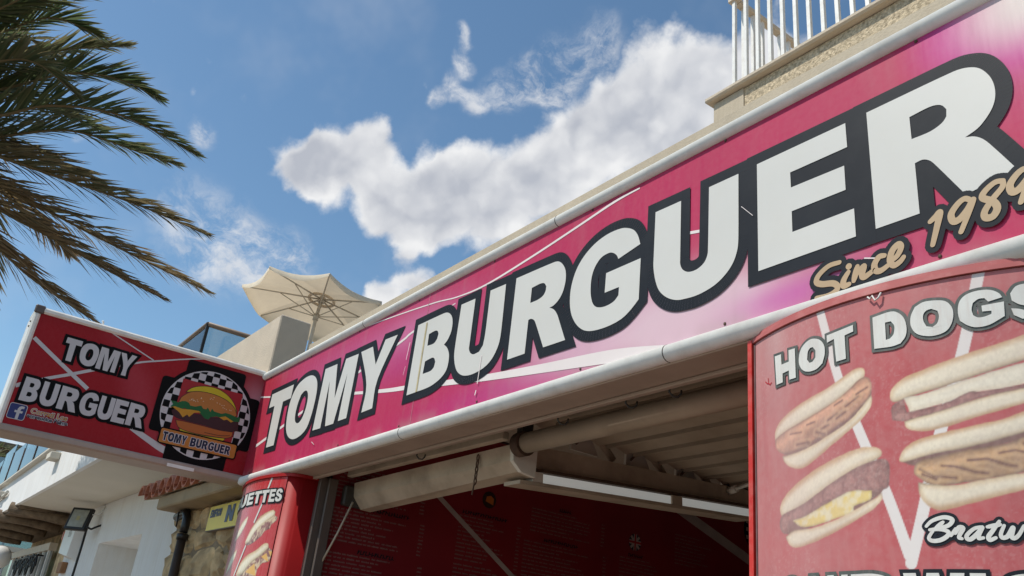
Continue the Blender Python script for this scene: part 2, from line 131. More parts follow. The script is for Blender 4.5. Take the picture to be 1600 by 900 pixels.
FRONDS = [
    ([(-1.93, -2.81, 4.77), (-1.39, -2.42, 5.61), (-1.11, -2.01, 5.86), (-0.87, -1.68, 5.99)], 0),
    ([(-1.93, -2.81, 4.77), (-1.62, -2.47, 5.43), (-1.47, -2.18, 5.68), (-1.32, -1.89, 5.91), (-1.29, -1.53, 5.91)], 0),
    ([(-1.93, -2.81, 4.77), (-1.78, -2.47, 5.34), (-1.72, -1.99, 5.67), (-1.67, -1.72, 5.91), (-1.6, -1.3, 6.15)], 0.3),
    ([(-1.93, -2.81, 4.77), (-1.75, -2.36, 5.13), (-1.62, -2.04, 5.3), (-1.41, -1.64, 5.56), (-1.29, -1.27, 5.62), (-1.23, -0.97, 5.55)], 0),
    ([(-1.93, -2.81, 4.77), (-1.78, -2.3, 4.95), (-1.6, -1.97, 5.08), (-1.39, -1.67, 5.22), (-1.21, -1.19, 5.27), (-1.08, -0.61, 5.12)], 0),
    ([(-1.93, -2.81, 4.77), (-2.01, -2.28, 4.93), (-2.02, -1.93, 5.12), (-1.98, -1.47, 5.38), (-2.0, -0.9, 5.44), (-2.03, -0.57, 5.47)], 0.1),
    ([(-1.93, -2.81, 4.77), (-1.9, -2.27, 4.88), (-1.87, -1.87, 4.88), (-1.83, -1.35, 4.87), (-1.75, -0.8, 4.84), (-1.65, -0.24, 4.75)], 0.55),
    ([(-1.93, -2.81, 4.77), (-2.06, -2.27, 4.81), (-2.18, -1.8, 4.78), (-2.28, -1.37, 4.74), (-2.35, -0.9, 4.68), (-2.34, 0.06, 4.52)], 0.75),
    ([(-1.93, -2.81, 4.77), (-1.95, -2.23, 4.66), (-1.95, -1.74, 4.49), (-1.9, -1.33, 4.38), (-1.83, -0.89, 4.24), (-1.72, -0.43, 4.11)], 0.8),
    ([(-1.93, -2.81, 4.77), (-2.05, -2.28, 4.56), (-2.16, -1.64, 4.25), (-2.18, -1.32, 4.09), (-2.17, -0.83, 3.91)], 0.9),
    ([(-1.93, -2.81, 4.77), (-1.56, -2.43, 5.17), (-1.27, -2.09, 5.34), (-1.06, -1.86, 5.32), (-0.94, -1.55, 5.13)], 0.2),
    ([(-1.93, -2.81, 4.77), (-1.47, -2.52, 5.42), (-1.17, -2.22, 5.69), (-0.9, -2.0, 5.85), (-0.7, -1.83, 5.89)], 0.1),
    ([(-1.93, -2.81, 4.77), (-2.04, -2.3, 5.02), (-2.19, -1.9, 5.1), (-2.31, -1.41, 5.19), (-2.45, -1.0, 5.18)], 0.6),
    ([(-1.93, -2.81, 4.77), (-2.15, -2.3, 4.77), (-2.33, -1.79, 4.79), (-2.52, -1.43, 4.7), (-2.71, -1.1, 4.58)], 0.9),
    ([(-1.93, -2.81, 4.77), (-1.92, -2.28, 5.33), (-2.04, -1.96, 5.51), (-2.19, -1.61, 5.61), (-2.34, -1.23, 5.68)], 0.1),
    ([(-1.93, -2.81, 4.77), (-1.9, -2.56, 5.36), (-1.95, -2.24, 5.76), (-2.01, -2.03, 6.06), (-2.23, -1.7, 6.1)], 0.5),
]


# ------------------------------------------------------------------ sky with cumulus
def build_world():
    w = bpy.data.worlds.new('World'); SC.world = w; w.use_nodes = True
    nt = w.node_tree; nt.nodes.clear(); N = nt.nodes.new; L = nt.links.new
    def math_(op, a, b=None, c=None, clamp=False):
        n = N('ShaderNodeMath'); n.operation = op; n.use_clamp = clamp
        for i, v in enumerate((a, b, c)):
            if v is None: continue
            if isinstance(v, (int, float)): n.inputs[i].default_value = v
            else: L(v, n.inputs[i])
        return n.outputs[0]
    def vmath(op, a, b):
        n = N('ShaderNodeVectorMath'); n.operation = op
        for i, v in enumerate((a, b)):
            if isinstance(v, (tuple, list)): n.inputs[i].default_value = v
            else: L(v, n.inputs[i])
        return n
    def noise(vec, scale, detail, rough=0.5, lac=2.0):
        n = N('ShaderNodeTexNoise'); n.inputs['Scale'].default_value = scale; n.inputs['Detail'].default_value = detail
        n.inputs['Roughness'].default_value = rough; n.inputs['Lacunarity'].default_value = lac
        L(vec, n.inputs['Vector']); return n
    def ramp(v, lo, hi):
        n = N('ShaderNodeMapRange'); n.interpolation_type = 'SMOOTHSTEP'; L(v, n.inputs[0])
        n.inputs[1].default_value = lo; n.inputs[2].default_value = hi; return n.outputs[0]
    out = N('ShaderNodeOutputWorld')
    sky = N('ShaderNodeTexSky'); sky.sky_type = 'NISHITA'; sky.sun_disc = False
    sky.sun_elevation = math.asin(SUN_DIR.z); sky.sun_rotation = math.atan2(SUN_DIR.x, SUN_DIR.y)
    sky.air_density = 1.0; sky.dust_density = 0.5; sky.ozone_density = 0.9; sky.altitude = 0
    bg = N('ShaderNodeBackground'); tint = N('ShaderNodeMix'); tint.data_type = 'RGBA'; tint.blend_type = 'MULTIPLY'; tint.inputs[0].default_value = 1; L(sky.outputs[0], tint.inputs[6]); tint.inputs[7].default_value = (0.86, 1.04, 1.06, 1); L(tint.outputs[2], bg.inputs[0]); bg.inputs[1].default_value = SKY_STRENGTH
    tc = N('ShaderNodeTexCoord'); d0 = vmath('NORMALIZE', tc.outputs['Generated'], (0, 0, 0)).outputs[0]
    n1 = noise(d0, 7.0, 3, 0.5); n2 = noise(d0, 34.0, 4, 0.6)
    off = vmath('SUBTRACT', n1.outputs['Color'], (0.5, 0.5, 0.5)).outputs[0]
    s1 = N('ShaderNodeVectorMath'); s1.operation = 'SCALE'; L(off, s1.inputs[0]); s1.inputs['Scale'].default_value = 0.085
    off2 = vmath('SUBTRACT', n2.outputs['Color'], (0.5, 0.5, 0.5)).outputs[0]
    s2 = N('ShaderNodeVectorMath'); s2.operation = 'SCALE'; L(off2, s2.inputs[0]); s2.inputs['Scale'].default_value = 0.020
    dw = vmath('ADD', vmath('ADD', d0, s1.outputs[0]).outputs[0], s2.outputs[0]).outputs[0]
    def field(blobs, vec):
        f = None
        for x, y, z, r in blobs:
            di = vmath('DISTANCE', vec, (x, y, z)).outputs['Value']
            q = math_('MULTIPLY', di, 1.0 / (1.45 * r)); v = math_('SUBTRACT', 1.0, math_('MULTIPLY', q, q), clamp=True); v = math_('MULTIPLY', v, v)
            f = v if f is None else math_('ADD', f, v)
        return f
    thick = field(CUMULUS, dw)
    wisp = field(WISPS, dw)
    # the same kind of cloud goes on over the rest of the sky: broken fields at one height
    sep = N('ShaderNodeSeparateXYZ'); L(d0, sep.inputs[0])
    hz = math_('MAXIMUM', sep.outputs[2], 0.06)
    pl = N('ShaderNodeVectorMath'); pl.operation = 'SCALE'; L(d0, pl.inputs[0]); L(math_('DIVIDE', 1.0, hz), pl.inputs['Scale'])
    n7 = noise(pl.outputs[0], 1.1, 3, 0.55)
    away = ramp(vmath('DISTANCE', d0, tuple(FWD)).outputs['Value'], 0.62, 1.0)
    thick = math_('ADD', thick, math_('MULTIPLY', math_('MULTIPLY', ramp(n7.outputs['Fac'], 0.50, 0.66), 1.1), away))
    vor = N('ShaderNodeTexVoronoi'); vor.feature = 'F1'; vor.inputs['Scale'].default_value = 20.0; vor.inputs['Detail'].default_value = 1.5; vor.inputs['Roughness'].default_value = 0.55; L(dw, vor.inputs['Vector'])
    n3 = noise(d0, 20.0, 6, 0.66); n4 = noise(d0, 6.0, 4, 0.6)
    tan = SUN_DIR - FWD * SUN_DIR.dot(FWD); tan.normalize()
    n5a = noise(dw, 9.0, 3, 0.55); n5b = noise(vmath('ADD', dw, tuple(tan * 0.022)).outputs[0], 9.0, 3, 0.55)
    billow = math_('SUBTRACT', 0.42, vor.outputs['Distance'])
    body = math_('MULTIPLY_ADD', billow, 0.75, thick)
    body = math_('MULTIPLY_ADD', math_('SUBTRACT', n3.outputs['Fac'], 0.5), 1.15, body)
    td = ramp(body, 0.02, 0.86)
    n6 = noise(vmath('MULTIPLY', dw, (1.0, 1.6, 2.2)).outputs[0], 13.0, 6, 0.68)
    wd = math_('MULTIPLY', ramp(wisp, 0.0, 0.9), ramp(n6.outputs['Fac'], 0.35, 0.70))
    wd = math_('MULTIPLY', wd, 0.82)
    veil = math_('MULTIPLY', ramp(n4.outputs['Fac'], 0.52, 0.85), 0.16)
    cov = math_('MAXIMUM', math_('MAXIMUM', td, wd), veil, clamp=True)
    # thick middles of a cumulus are greyer than its sunward edges
    core = ramp(thick, 0.65, 2.4)
    relief = math_('MULTIPLY', math_('SUBTRACT', n5b.outputs['Fac'], n5a.outputs['Fac']), 2.6)
    shade = math_('ADD', math_('MULTIPLY', core, 0.55), math_('MULTIPLY', relief, ramp(thick, 0.2, 1.0)))
    shade = math_('ADD', shade, math_('MULTIPLY', math_('SUBTRACT', vor.outputs['Distance'], 0.35), 0.45), clamp=True)
    mixc = N('ShaderNodeMix'); mixc.data_type = 'RGBA'; L(shade, mixc.inputs[0])
    mixc.inputs[6].default_value = (0.95, 0.955, 0.965, 1); mixc.inputs[7].default_value = (0.52, 0.55, 0.62, 1)
    cb = N('ShaderNodeBackground'); L(mixc.outputs[2], cb.inputs[0]); cb.inputs[1].default_value = 0.93
    ms = N('ShaderNodeMixShader'); L(cov, ms.inputs[0]); L(bg.outputs[0], ms.inputs[1]); L(cb.outputs[0], ms.inputs[2])
    L(ms.outputs[0], out.inputs[0])
build_world()

# ------------------------------------------------------------------ materials
MATS = {}
def mk(name, col, rough=0.55, var=0.12, scale=8.0, bump=0.0, bscale=60.0, spec=0.4, metal=0.0, dirt=None, dirt_amt=0.0, dirt_scale=3.0, streak=False, trans=0.0):
    if name in MATS: return MATS[name]
    m = bpy.data.materials.new(name); m.use_nodes = True; nt = m.node_tree; N = nt.nodes.new; L = nt.links.new
    b = nt.nodes['Principled BSDF']; b.inputs['Roughness'].default_value = rough; b.inputs['Metallic'].default_value = metal
    b.inputs['Specular IOR Level'].default_value = spec
    geo = N('ShaderNodeNewGeometry')
    nz = N('ShaderNodeTexNoise'); nz.inputs['Scale'].default_value = scale; nz.inputs['Detail'].default_value = 6; L(geo.outputs['Position'], nz.inputs['Vector'])
    hsv = N('ShaderNodeHueSaturation'); hsv.inputs['Color'].default_value = (*col, 1)
    mr = N('ShaderNodeMapRange'); L(nz.outputs['Fac'], mr.inputs[0]); mr.inputs[1].default_value = .3; mr.inputs[2].default_value = .7
    mr.inputs[3].default_value = 1 - var; mr.inputs[4].default_value = 1 + var; L(mr.outputs[0], hsv.inputs['Value'])
    c = hsv.outputs[0]
    if dirt:
        mp = N('ShaderNodeMapping'); L(geo.outputs['Position'], mp.inputs['Vector'])
        mp.inputs['Scale'].default_value = (6, 6, 0.7) if streak else (1, 1, 1)
        dn = N('ShaderNodeTexNoise'); dn.inputs['Scale'].default_value = dirt_scale; dn.inputs['Detail'].default_value = 8; dn.inputs['Roughness'].default_value = .65; L(mp.outputs[0], dn.inputs['Vector'])
        dr = N('ShaderNodeMapRange'); L(dn.outputs['Fac'], dr.inputs[0]); dr.inputs[1].default_value = .46; dr.inputs[2].default_value = .72; dr.inputs[4].default_value = dirt_amt
        mx = N('ShaderNodeMix'); mx.data_type = 'RGBA'; L(dr.outputs[0], mx.inputs[0]); L(c, mx.inputs[6]); mx.inputs[7].default_value = (*dirt, 1); c = mx.outputs[2]
    L(c, b.inputs['Base Color'])
    if trans: b.inputs['Transmission Weight'].default_value = trans
    if bump:
        bn = N('ShaderNodeTexNoise'); bn.inputs['Scale'].default_value = bscale; bn.inputs['Detail'].default_value = 5; L(geo.outputs['Position'], bn.inputs['Vector'])
        bp = N('ShaderNodeBump'); bp.inputs['Strength'].default_value = bump; bp.inputs['Distance'].default_value = 0.01; L(bn.outputs['Fac'], bp.inputs['Height']); L(bp.outputs[0], b.inputs['Normal'])
    MATS[name] = m
    return m

def mk_print(name, rough=0.3, dust=(0.55, 0.45, 0.42), dust_amt=0.0, spec=0.4, streak=True, bump=0.0):
    """a printed sheet: its colours are stored on the mesh, dust and wear come on top"""
    if name in MATS: return MATS[name]
    m = bpy.data.materials.new(name); m.use_nodes = True; nt = m.node_tree; N = nt.nodes.new; L = nt.links.new
    b = nt.nodes['Principled BSDF']; b.inputs['Roughness'].default_value = rough; b.inputs['Specular IOR Level'].default_value = spec
    at = N('ShaderNodeAttribute'); at.attribute_name = 'Col'; c = at.outputs['Color']
    geo = N('ShaderNodeNewGeometry')
    if dust_amt:
        mp = N('ShaderNodeMapping'); L(geo.outputs['Position'], mp.inputs['Vector']); mp.inputs['Scale'].default_value = (14, 14, 1.1) if streak else (3, 3, 3)
        dn = N('ShaderNodeTexNoise'); dn.inputs['Scale'].default_value = 4; dn.inputs['Detail'].default_value = 9; dn.inputs['Roughness'].default_value = .68; L(mp.outputs[0], dn.inputs['Vector'])
        d2 = N('ShaderNodeTexNoise'); d2.inputs['Scale'].default_value = 55; d2.inputs['Detail'].default_value = 4; L(geo.outputs['Position'], d2.inputs['Vector'])
        ad = N('ShaderNodeMath'); ad.operation = 'MULTIPLY'; L(dn.outputs['Fac'], ad.inputs[0]); L(d2.outputs['Fac'], ad.inputs[1])
        dr = N('ShaderNodeMapRange'); L(ad.outputs[0], dr.inputs[0]); dr.inputs[1].default_value = .14; dr.inputs[2].default_value = .36; dr.inputs[3].default_value = dust_amt * .25; dr.inputs[4].default_value = dust_amt
        mx = N('ShaderNodeMix'); mx.data_type = 'RGBA'; L(dr.outputs[0], mx.inputs[0]); L(c, mx.inputs[6]); mx.inputs[7].default_value = (*dust, 1); c = mx.outputs[2]
        rr = N('ShaderNodeMapRange'); L(dn.outputs['Fac'], rr.inputs[0]); rr.inputs[1].default_value = .3; rr.inputs[2].default_value = .7; rr.inputs[3].default_value = rough; rr.inputs[4].default_value = min(1, rough + .3); L(rr.outputs[0], b.inputs['Roughness'])
    L(c, b.inputs['Base Color'])
    MATS[name] = m
    return m

def mk_glass(name, tint, alpha):
    if name in MATS: return MATS[name]
    m = bpy.data.materials.new(name); m.use_nodes = True; nt = m.node_tree; N = nt.nodes.new; L = nt.links.new
    nt.nodes.remove(nt.nodes['Principled BSDF']); out = nt.nodes['Material Output']
    t = N('ShaderNodeBsdfTransparent'); t.inputs[0].default_value = (*tint, 1)
    g = N('ShaderNodeBsdfGlossy'); g.inputs['Roughness'].default_value = .03
    nz = N('ShaderNodeTexNoise'); nz.inputs['Scale'].default_value = 3
    bp = N('ShaderNodeBump'); bp.inputs['Strength'].default_value = .02; L(nz.outputs['Fac'], bp.inputs['Height']); L(bp.outputs[0], g.inputs['Normal'])
    fr = N('ShaderNodeFresnel'); fr.inputs[0].default_value = 1.5
    ad = N('ShaderNodeMath'); ad.operation = 'ADD'; ad.use_clamp = True; L(fr.outputs[0], ad.inputs[0]); ad.inputs[1].default_value = alpha
    mx = N('ShaderNodeMixShader'); L(ad.outputs[0], mx.inputs[0]); L(t.outputs[0], mx.inputs[1]); L(g.outputs[0], mx.inputs[2]); L(mx.outputs[0], out.inputs[0])
    MATS[name] = m; return m

# ------------------------------------------------------------------ mesh helpers
class MB:
    def __init__(s): s.v = []; s.f = []; s.c = []; s.smooth = []
    def add(s, vs, fs, smooth=False):
        o = len(s.v); s.v += [tuple(p) for p in vs]
        for f in fs: s.f.append(tuple(i + o for i in f)); s.smooth.append(smooth)
        return s
    def box(s, a, b, rot=None, center=None):
        x0, y0, z0 = a; x1, y1, z1 = b
        vs = [(x0, y0, z0), (x1, y0, z0), (x1, y1, z0), (x0, y1, z0), (x0, y0, z1), (x1, y0, z1), (x1, y1, z1), (x0, y1, z1)]
        if rot is not None:
            c = Vector(center or ((x0 + x1) / 2, (y0 + y1) / 2, (z0 + z1) / 2)); vs = [c + rot @ (Vector(v) - c) for v in vs]
        return s.add(vs, [(0, 3, 2, 1), (4, 5, 6, 7), (0, 1, 5, 4), (1, 2, 6, 5), (2, 3, 7, 6), (3, 0, 4, 7)])
    def bbox(s, a, b, r=0.006):
        """box with chamfered edges"""
        x0, y0, z0 = a; x1, y1, z1 = b; vs = []
        for iz, z in ((0, z0), (1, z1)):
            for iy, y in ((0, y0), (1, y1)):
                for ix, x in ((0, x0), (1, x1)):
                    sx = r if ix == 0 else -r; sy = r if iy == 0 else -r; sz = r if iz == 0 else -r
                    vs += [(x, y + sy, z + sz), (x + sx, y, z + sz), (x + sx, y + sy, z)]
        i = lambda ix, iy, iz, k: (iz * 4 + iy * 2 + ix) * 3 + k
        fs = []
        for q in (0, 1):
            fs.append([i(q, 0, 0, 0), i(q, 1, 0, 0), i(q, 1, 1, 0), i(q, 0, 1, 0)][::1 if q else -1])
            fs.append([i(0, q, 0, 1), i(1, q, 0, 1), i(1, q, 1, 1), i(0, q, 1, 1)][::-1 if q else 1])
            fs.append([i(0, 0, q, 2), i(1, 0, q, 2), i(1, 1, q, 2), i(0, 1, q, 2)][::1 if q else -1])
        for a_ in (0, 1):
            for b_ in (0, 1):
                fs.append([i(0, a_, b_, 1), i(1, a_, b_, 1), i(1, a_, b_, 2), i(0, a_, b_, 2)])
                fs.append([i(a_, 0, b_, 0), i(a_, 1, b_, 0), i(a_, 1, b_, 2), i(a_, 0, b_, 2)])
                fs.append([i(a_, b_, 0, 0), i(a_, b_, 1, 0), i(a_, b_, 1, 1), i(a_, b_, 0, 1)])
        for ix in (0, 1):
            for iy in (0, 1):
                for iz in (0, 1): fs.append([i(ix, iy, iz, 0), i(ix, iy, iz, 1), i(ix, iy, iz, 2)])
        return s.add(vs, fs)
    def tube(s, pts, r, n=10, caps=True, smooth=True):
        pts = [Vector(p) for p in pts]; rs = r if isinstance(r, (list, tuple)) else [r] * len(pts)
        t = (pts[1] - pts[0]).normalized(); a = t.orthogonal().normalized(); base = len(s.v); rings = []
        for k, p in enumerate(pts):
            t2 = (pts[min(k + 1, len(pts) - 1)] - pts[max(k - 1, 0)]).normalized()
            a = (a - t2 * a.dot(t2)).normalized(); b = t2.cross(a)
            rings.append([p + rs[k] * (math.cos(2 * math.pi * j / n) * a + math.sin(2 * math.pi * j / n) * b) for j in range(n)])
        vs = [q for R in rings for q in R]; fs = []
        for k in range(len(pts) - 1):
            for j in range(n): fs.append((k * n + j, k * n + (j + 1) % n, (k + 1) * n + (j + 1) % n, (k + 1) * n + j))
        s.add(vs, fs, smooth)
        if caps:
            s.f.append(tuple(base + j for j in range(n))[::-1]); s.smooth.append(False)
            s.f.append(tuple(base + (len(pts) - 1) * n + j for j in range(n))); s.smooth.append(False)
        return s
    def sphere(s, c, r, nu=16, nv=10):
        vs = []; fs = []; rx, ry, rz = r if isinstance(r, tuple) else (r, r, r)
        for i in range(nv + 1):
            th = math.pi * i / nv
            for j in range(nu):
                ph = 2 * math.pi * j / nu; vs.append((c[0] + rx * math.sin(th) * math.cos(ph), c[1] + ry * math.sin(th) * math.sin(ph), c[2] + rz * math.cos(th)))
        for i in range(nv):
            for j in range(nu): fs.append((i * nu + j, (i + 1) * nu + j, (i + 1) * nu + (j + 1) % nu, i * nu + (j + 1) % nu))
        return s.add(vs, fs, True)
    def prism(s, prof, a, b, ax, caps=True, smooth=False, closed=True):
        """profile of (p,q) pairs swept along axis ax from a to b; p,q are the two other axes in order"""
        n = len(prof); vs = []
        for t in (a, b):
            for p, q in prof:
                v = [p, q]; v.insert(ax, t); vs.append(tuple(v))
        fs = [(i, (i + 1) % n, n + (i + 1) % n, n + i) for i in range(n if closed else n - 1)]
        s.add(vs, fs, smooth)
        if caps and closed:
            o = len(s.v) - 2 * n
            s.f.append(tuple(range(o, o + n))); s.f.append(tuple(range(o + n, o + 2 * n))); s.smooth += [False, False]
        return s
    def build(s, name, mat, parent=None, cols=None):
        me = bpy.data.meshes.new(name); me.from_pydata(s.v, [], s.f)
        me.polygons.foreach_set('use_smooth', s.smooth)
        if cols is not None:
            ca = me.color_attributes.new('Col', 'FLOAT_COLOR', 'POINT'); ca.data.foreach_set('color', np.asarray(cols, dtype=np.float32).ravel())
        me.materials.append(mat if not isinstance(mat, str) else MATS[mat]); me.update()
        o = bpy.data.objects.new(name, me); COL.objects.link(o)
        if parent is not None: o.parent = parent
        return o

def recalc(o):
    import bmesh
    bm = bmesh.new(); bm.from_mesh(o.data); bmesh.ops.recalc_face_normals(bm, faces=bm.faces); bm.to_mesh(o.data); bm.free(); return o

def thing(name, label, cat, group=None):
    o = bpy.data.objects.new(name, None); o.empty_display_size = .1; COL.objects.link(o)
    o['label'] = label; o['category'] = cat
    if group: o['group'] = group
    return o
def tag(o, label, cat, group=None):
    o['label'] = label; o['category'] = cat
    if group: o['group'] = group
    return o
def struct(o): o['kind'] = 'structure'; return o
def copy_tree(o, parent=None):
    c = o.copy(); COL.objects.link(c); c.parent = parent
    for ch in list(o.children): copy_tree(ch, c)
    return c

# ------------------------------------------------------------------ flat print helpers
def catmull(p, n=5, closed=False):
    p = [Vector(q) for q in p]; out = []; m = len(p)
    for i in range(m if closed else m - 1):
        g = (lambda k: p[k % m]) if closed else (lambda k: p[max(0, min(m - 1, k))])
        a, b, c, d = g(i - 1), g(i), g(i + 1), g(i + 2)
        for j in range(n):
            t = j / n; out.append(.5 * ((2 * b) + (c - a) * t + (2 * a - 5 * b + 4 * c - d) * t * t + (3 * b - a - 3 * c + d) * t ** 3))
    if not closed: out.append(p[-1])
    return out
def smooth_poly(p, ang=38, n=4):
    """round off a traced contour: sharp corners stay, the others are joined by a curve"""
    p = [Vector(q) for q in p]; m = len(p); sharp = []
    for i in range(m):
        a = (p[i] - p[i - 1]); b = (p[(i + 1) % m] - p[i])
        sharp.append(math.degrees(a.angle(b, 0)) > ang)
    out = []
    for i in range(m):
        j = (i + 1) % m; b, c = p[i], p[j]
        if sharp[i] and sharp[j]: out.append(b); continue
        a = b - (c - b) if sharp[i] else p[i - 1]
        d = c + (c - b) if sharp[j] else p[(j + 1) % m]
        L0 = (c - b).length                                   # limit the pull of far neighbours
        if (b - a).length > 2 * L0: a = b + (a - b).normalized() * 2 * L0
        if (d - c).length > 2 * L0: d = c + (d - c).normalized() * 2 * L0
        for k in range(n):
            t = k / n; out.append(.5 * ((2 * b) + (c - a) * t + (2 * a - 5 * b + 4 * c - d) * t * t + (3 * b - a - 3 * c + d) * t ** 3))
    return out
def fill(mb, contours, mp, off):
    cs = [[Vector((q[0], q[1], 0)) for q in c] for c in contours]
    tris = tessellate_polygon(cs); flat = [q for c in cs for q in c]
    mb.add([mp(q.x, q.y, off) for q in flat], [tuple(t) for t in tris])
def orient(mb, axis_out):
    """make every face of a flat print look outwards"""
    nf = []
    for f in mb.f:
        a, b, c = (Vector(mb.v[i]) for i in f[:3]); n = (b - a).cross(c - a)
        o = axis_out(Vector(mb.v[f[0]])) if callable(axis_out) else Vector(axis_out)
        nf.append(f if n.dot(o) >= 0 else f[::-1])
    mb.f = nf
def stroke(mb, pts, w, mp, off, closed=False, miter=False):
    """band of half-width w along a line; joints rounded or mitred"""
    pts = [Vector(q) for q in pts]; m = len(pts); ws = w if isinstance(w, (list, tuple)) else [w] * m; k = 0
    st = lambda: off + k * 0.000002
    for i in range(m if closed else m - 1):
        a, b = pts[i], pts[(i + 1) % m]; d = b - a
        if d.length < 1e-6: continue
        n = Vector((-d.y, d.x)).normalized(); wa, wb = ws[i], ws[(i + 1) % m]; k += 1
        q = [a + n * wa, a - n * wa, b - n * wb, b + n * wb]
        mb.add([mp(p.x, p.y, st()) for p in q], [(0, 1, 2, 3)])
    for i in range(m):
        k += 1; p = pts[i]
        if miter and (closed or 0 < i < m - 1):
            d1 = (p - pts[i - 1]).normalized(); d2 = (pts[(i + 1) % m] - p).normalized()
            if d1.length < .5 or d2.length < .5: continue
            n1 = Vector((-d1.y, d1.x)); n2 = Vector((-d2.y, d2.x)); s_ = 1 if d1.x * d2.y - d1.y * d2.x < 0 else -1
            bis = n1 + n2
            if bis.length > .45:
                bis.normalize(); ln = ws[i] / max(.3, bis.dot(n1)); ln = min(ln, ws[i] * 2.2)
                q = [p, p + s_ * n1 * ws[i], p + s_ * bis * ln, p + s_ * n2 * ws[i]]
                mb.add([mp(t.x, t.y, st()) for t in q], [(0, 1, 2, 3)])
        else:
            nn = 12; mb.add([mp(p.x + ws[i] * math.cos(6.2832 * j / nn), p.y + ws[i] * math.sin(6.2832 * j / nn), st()) for j in range(nn)], [tuple(range(nn))])
def band(mb, pts, ws, mp, off, n=6):
    """flat ribbon along a smooth curve, one clean strip"""
    w3 = [(p[0], p[1], w) for p, w in zip(pts, ws)]; c = catmull(w3, n); vs = []
    for i, q in enumerate(c):
        d = c[min(i + 1, len(c) - 1)] - c[max(0, i - 1)]; nn = Vector((-d.y, d.x)).normalized(); h = q.z / 2
        vs += [mp(q.x + nn.x * h, q.y + nn.y * h, off), mp(q.x - nn.x * h, q.y - nn.y * h, off)]
    mb.add(vs, [(2 * i, 2 * i + 1, 2 * i + 3, 2 * i + 2) for i in range(len(c) - 1)])

# heavy sans capitals: the ones on the fascia, brought to a unit box, and those it does not have
GLYPH = {}
for ch, cs in MAIN:
    if ch in GLYPH: continue
    xs = [p[0] for p in cs[0]]; zs = [p[1] for p in cs[0]]; x0, x1, z0, z1 = min(xs), max(xs), min(zs), max(zs)
    GLYPH[ch] = [smooth_poly([((x - x0) / (x1 - x0), (z - z0) / (z1 - z0)) for x, z in c]) for c in cs]
GLYPH['I'] = [[(0, 0), (1, 0), (1, 1), (0, 1)]]
GLYPH['H'] = [[(0, 0), (.32, 0), (.32, .38), (.68, .38), (.68, 0), (1, 0), (1, 1), (.68, 1), (.68, .63), (.32, .63), (.32, 1), (0, 1)]]
GLYPH['N'] = [[(0, 0), (.3, 0), (.3, .52), (.68, 0), (1, 0), (1, 1), (.7, 1), (.7, .48), (.32, 1), (0, 1)]]
GLYPH['A'] = [[(0, 0), (.27, 0), (.33, .18), (.67, .18), (.73, 0), (1, 0), (.64, 1), (.36, 1)], [(.41, .4), (.5, .74), (.59, .4)]]
GLYPH['W'] = [[(.16, 0), (.38, 0), (.5, .55), (.62, 0), (.84, 0), (1, 1), (.78, 1), (.71, .4), (.6, 1), (.4, 1), (.29, .4), (.22, 1), (0, 1)]]
GLYPH['F'] = [[(0, 0), (.38, 0), (.38, .38), (.9, .38), (.9, .6), (.38, .6), (.38, .77), (1, .77), (1, 1), (0, 1)]]
GLYPH['D'] = [smooth_poly([(0, 0), (.5, 0), (.8, .08), (.96, .27), (1, .5), (.96, .73), (.8, .92), (.5, 1), (0, 1)]), smooth_poly([(.32, .24), (.32, .76), (.48, .76), (.62, .67), (.67, .5), (.62, .33), (.48, .24)])]
GLYPH['C'] = [smooth_poly([(1, .33), (.68, .42), (.6, .28), (.5, .24), (.38, .31), (.33, .5), (.38, .69), (.5, .76), (.6, .73), (.67, .62), (.98, .68), (.88, .87), (.7, .98), (.5, 1), (.22, .93), (.05, .74), (0, .5), (.05, .26), (.22, .07), (.5, 0), (.75, .03), (.92, .15)], ang=55)]
GLYPH['S'] = [smooth_poly([(0, .33), (.31, .35), (.38, .25), (.52, .2), (.66, .24), (.67, .32), (.55, .38), (.3, .45), (.1, .56), (.05, .73), (.12, .88), (.3, .98), (.52, 1), (.78, .96), (.95, .8), (.96, .7), (.66, .68), (.6, .77), (.5, .8), (.37, .77), (.36, .69), (.5, .63), (.78, .56), (.95, .44), (1, .3), (.92, .13), (.74, .03), (.5, 0), (.25, .03), (.08, .14)], ang=60)]
def place(ch, u0, u1, v0, v1, shear=0.0):
    return [[(u0 + (u1 - u0) * p[0] + shear * p[1], v0 + (v1 - v0) * p[1]) for p in c] for c in GLYPH[ch]]
def round_normals(o, out):
    """print on a bowed sheet takes the bow's own normals"""
    if callable(out):
        me = o.data; me.polygons.foreach_set('use_smooth', [True] * len(me.polygons)); me.normals_split_custom_set_from_vertices([out(v.co) for v in me.vertices])
    return o
def letter_obj(contours, mp, parent, mat_in, mat_out, w, off_in, off_out, out, name='letter', miter=True):
    mb = MB(); fill(mb, contours, mp, off_in); orient(mb, out); o = round_normals(mb.build(name, mat_in, parent), out)
    if w:
        mb = MB()
        for c in contours: stroke(mb, c, w, mp, off_out, closed=True, miter=miter)
        orient(mb, out); round_normals(mb.build('outline', mat_out, o), out)
    return o
def script_obj(strokes, w, wo, mp, parent, mat_in, mat_out, off_in, off_out, out):
    a = MB(); b = MB()
    for s_ in strokes:
        c = catmull(s_, 5); nn = len(c); ws = [w * (.72 + .28 * math.sin(math.pi * i / max(1, nn - 1))) for i in range(nn)]
        stroke(a, c, ws, mp, off_in); stroke(b, c, [q + wo for q in ws], mp, off_out)
    orient(a, out); orient(b, out)
    o = a.build('script_letter', mat_in, parent); b.build('outline', mat_out, o); return o

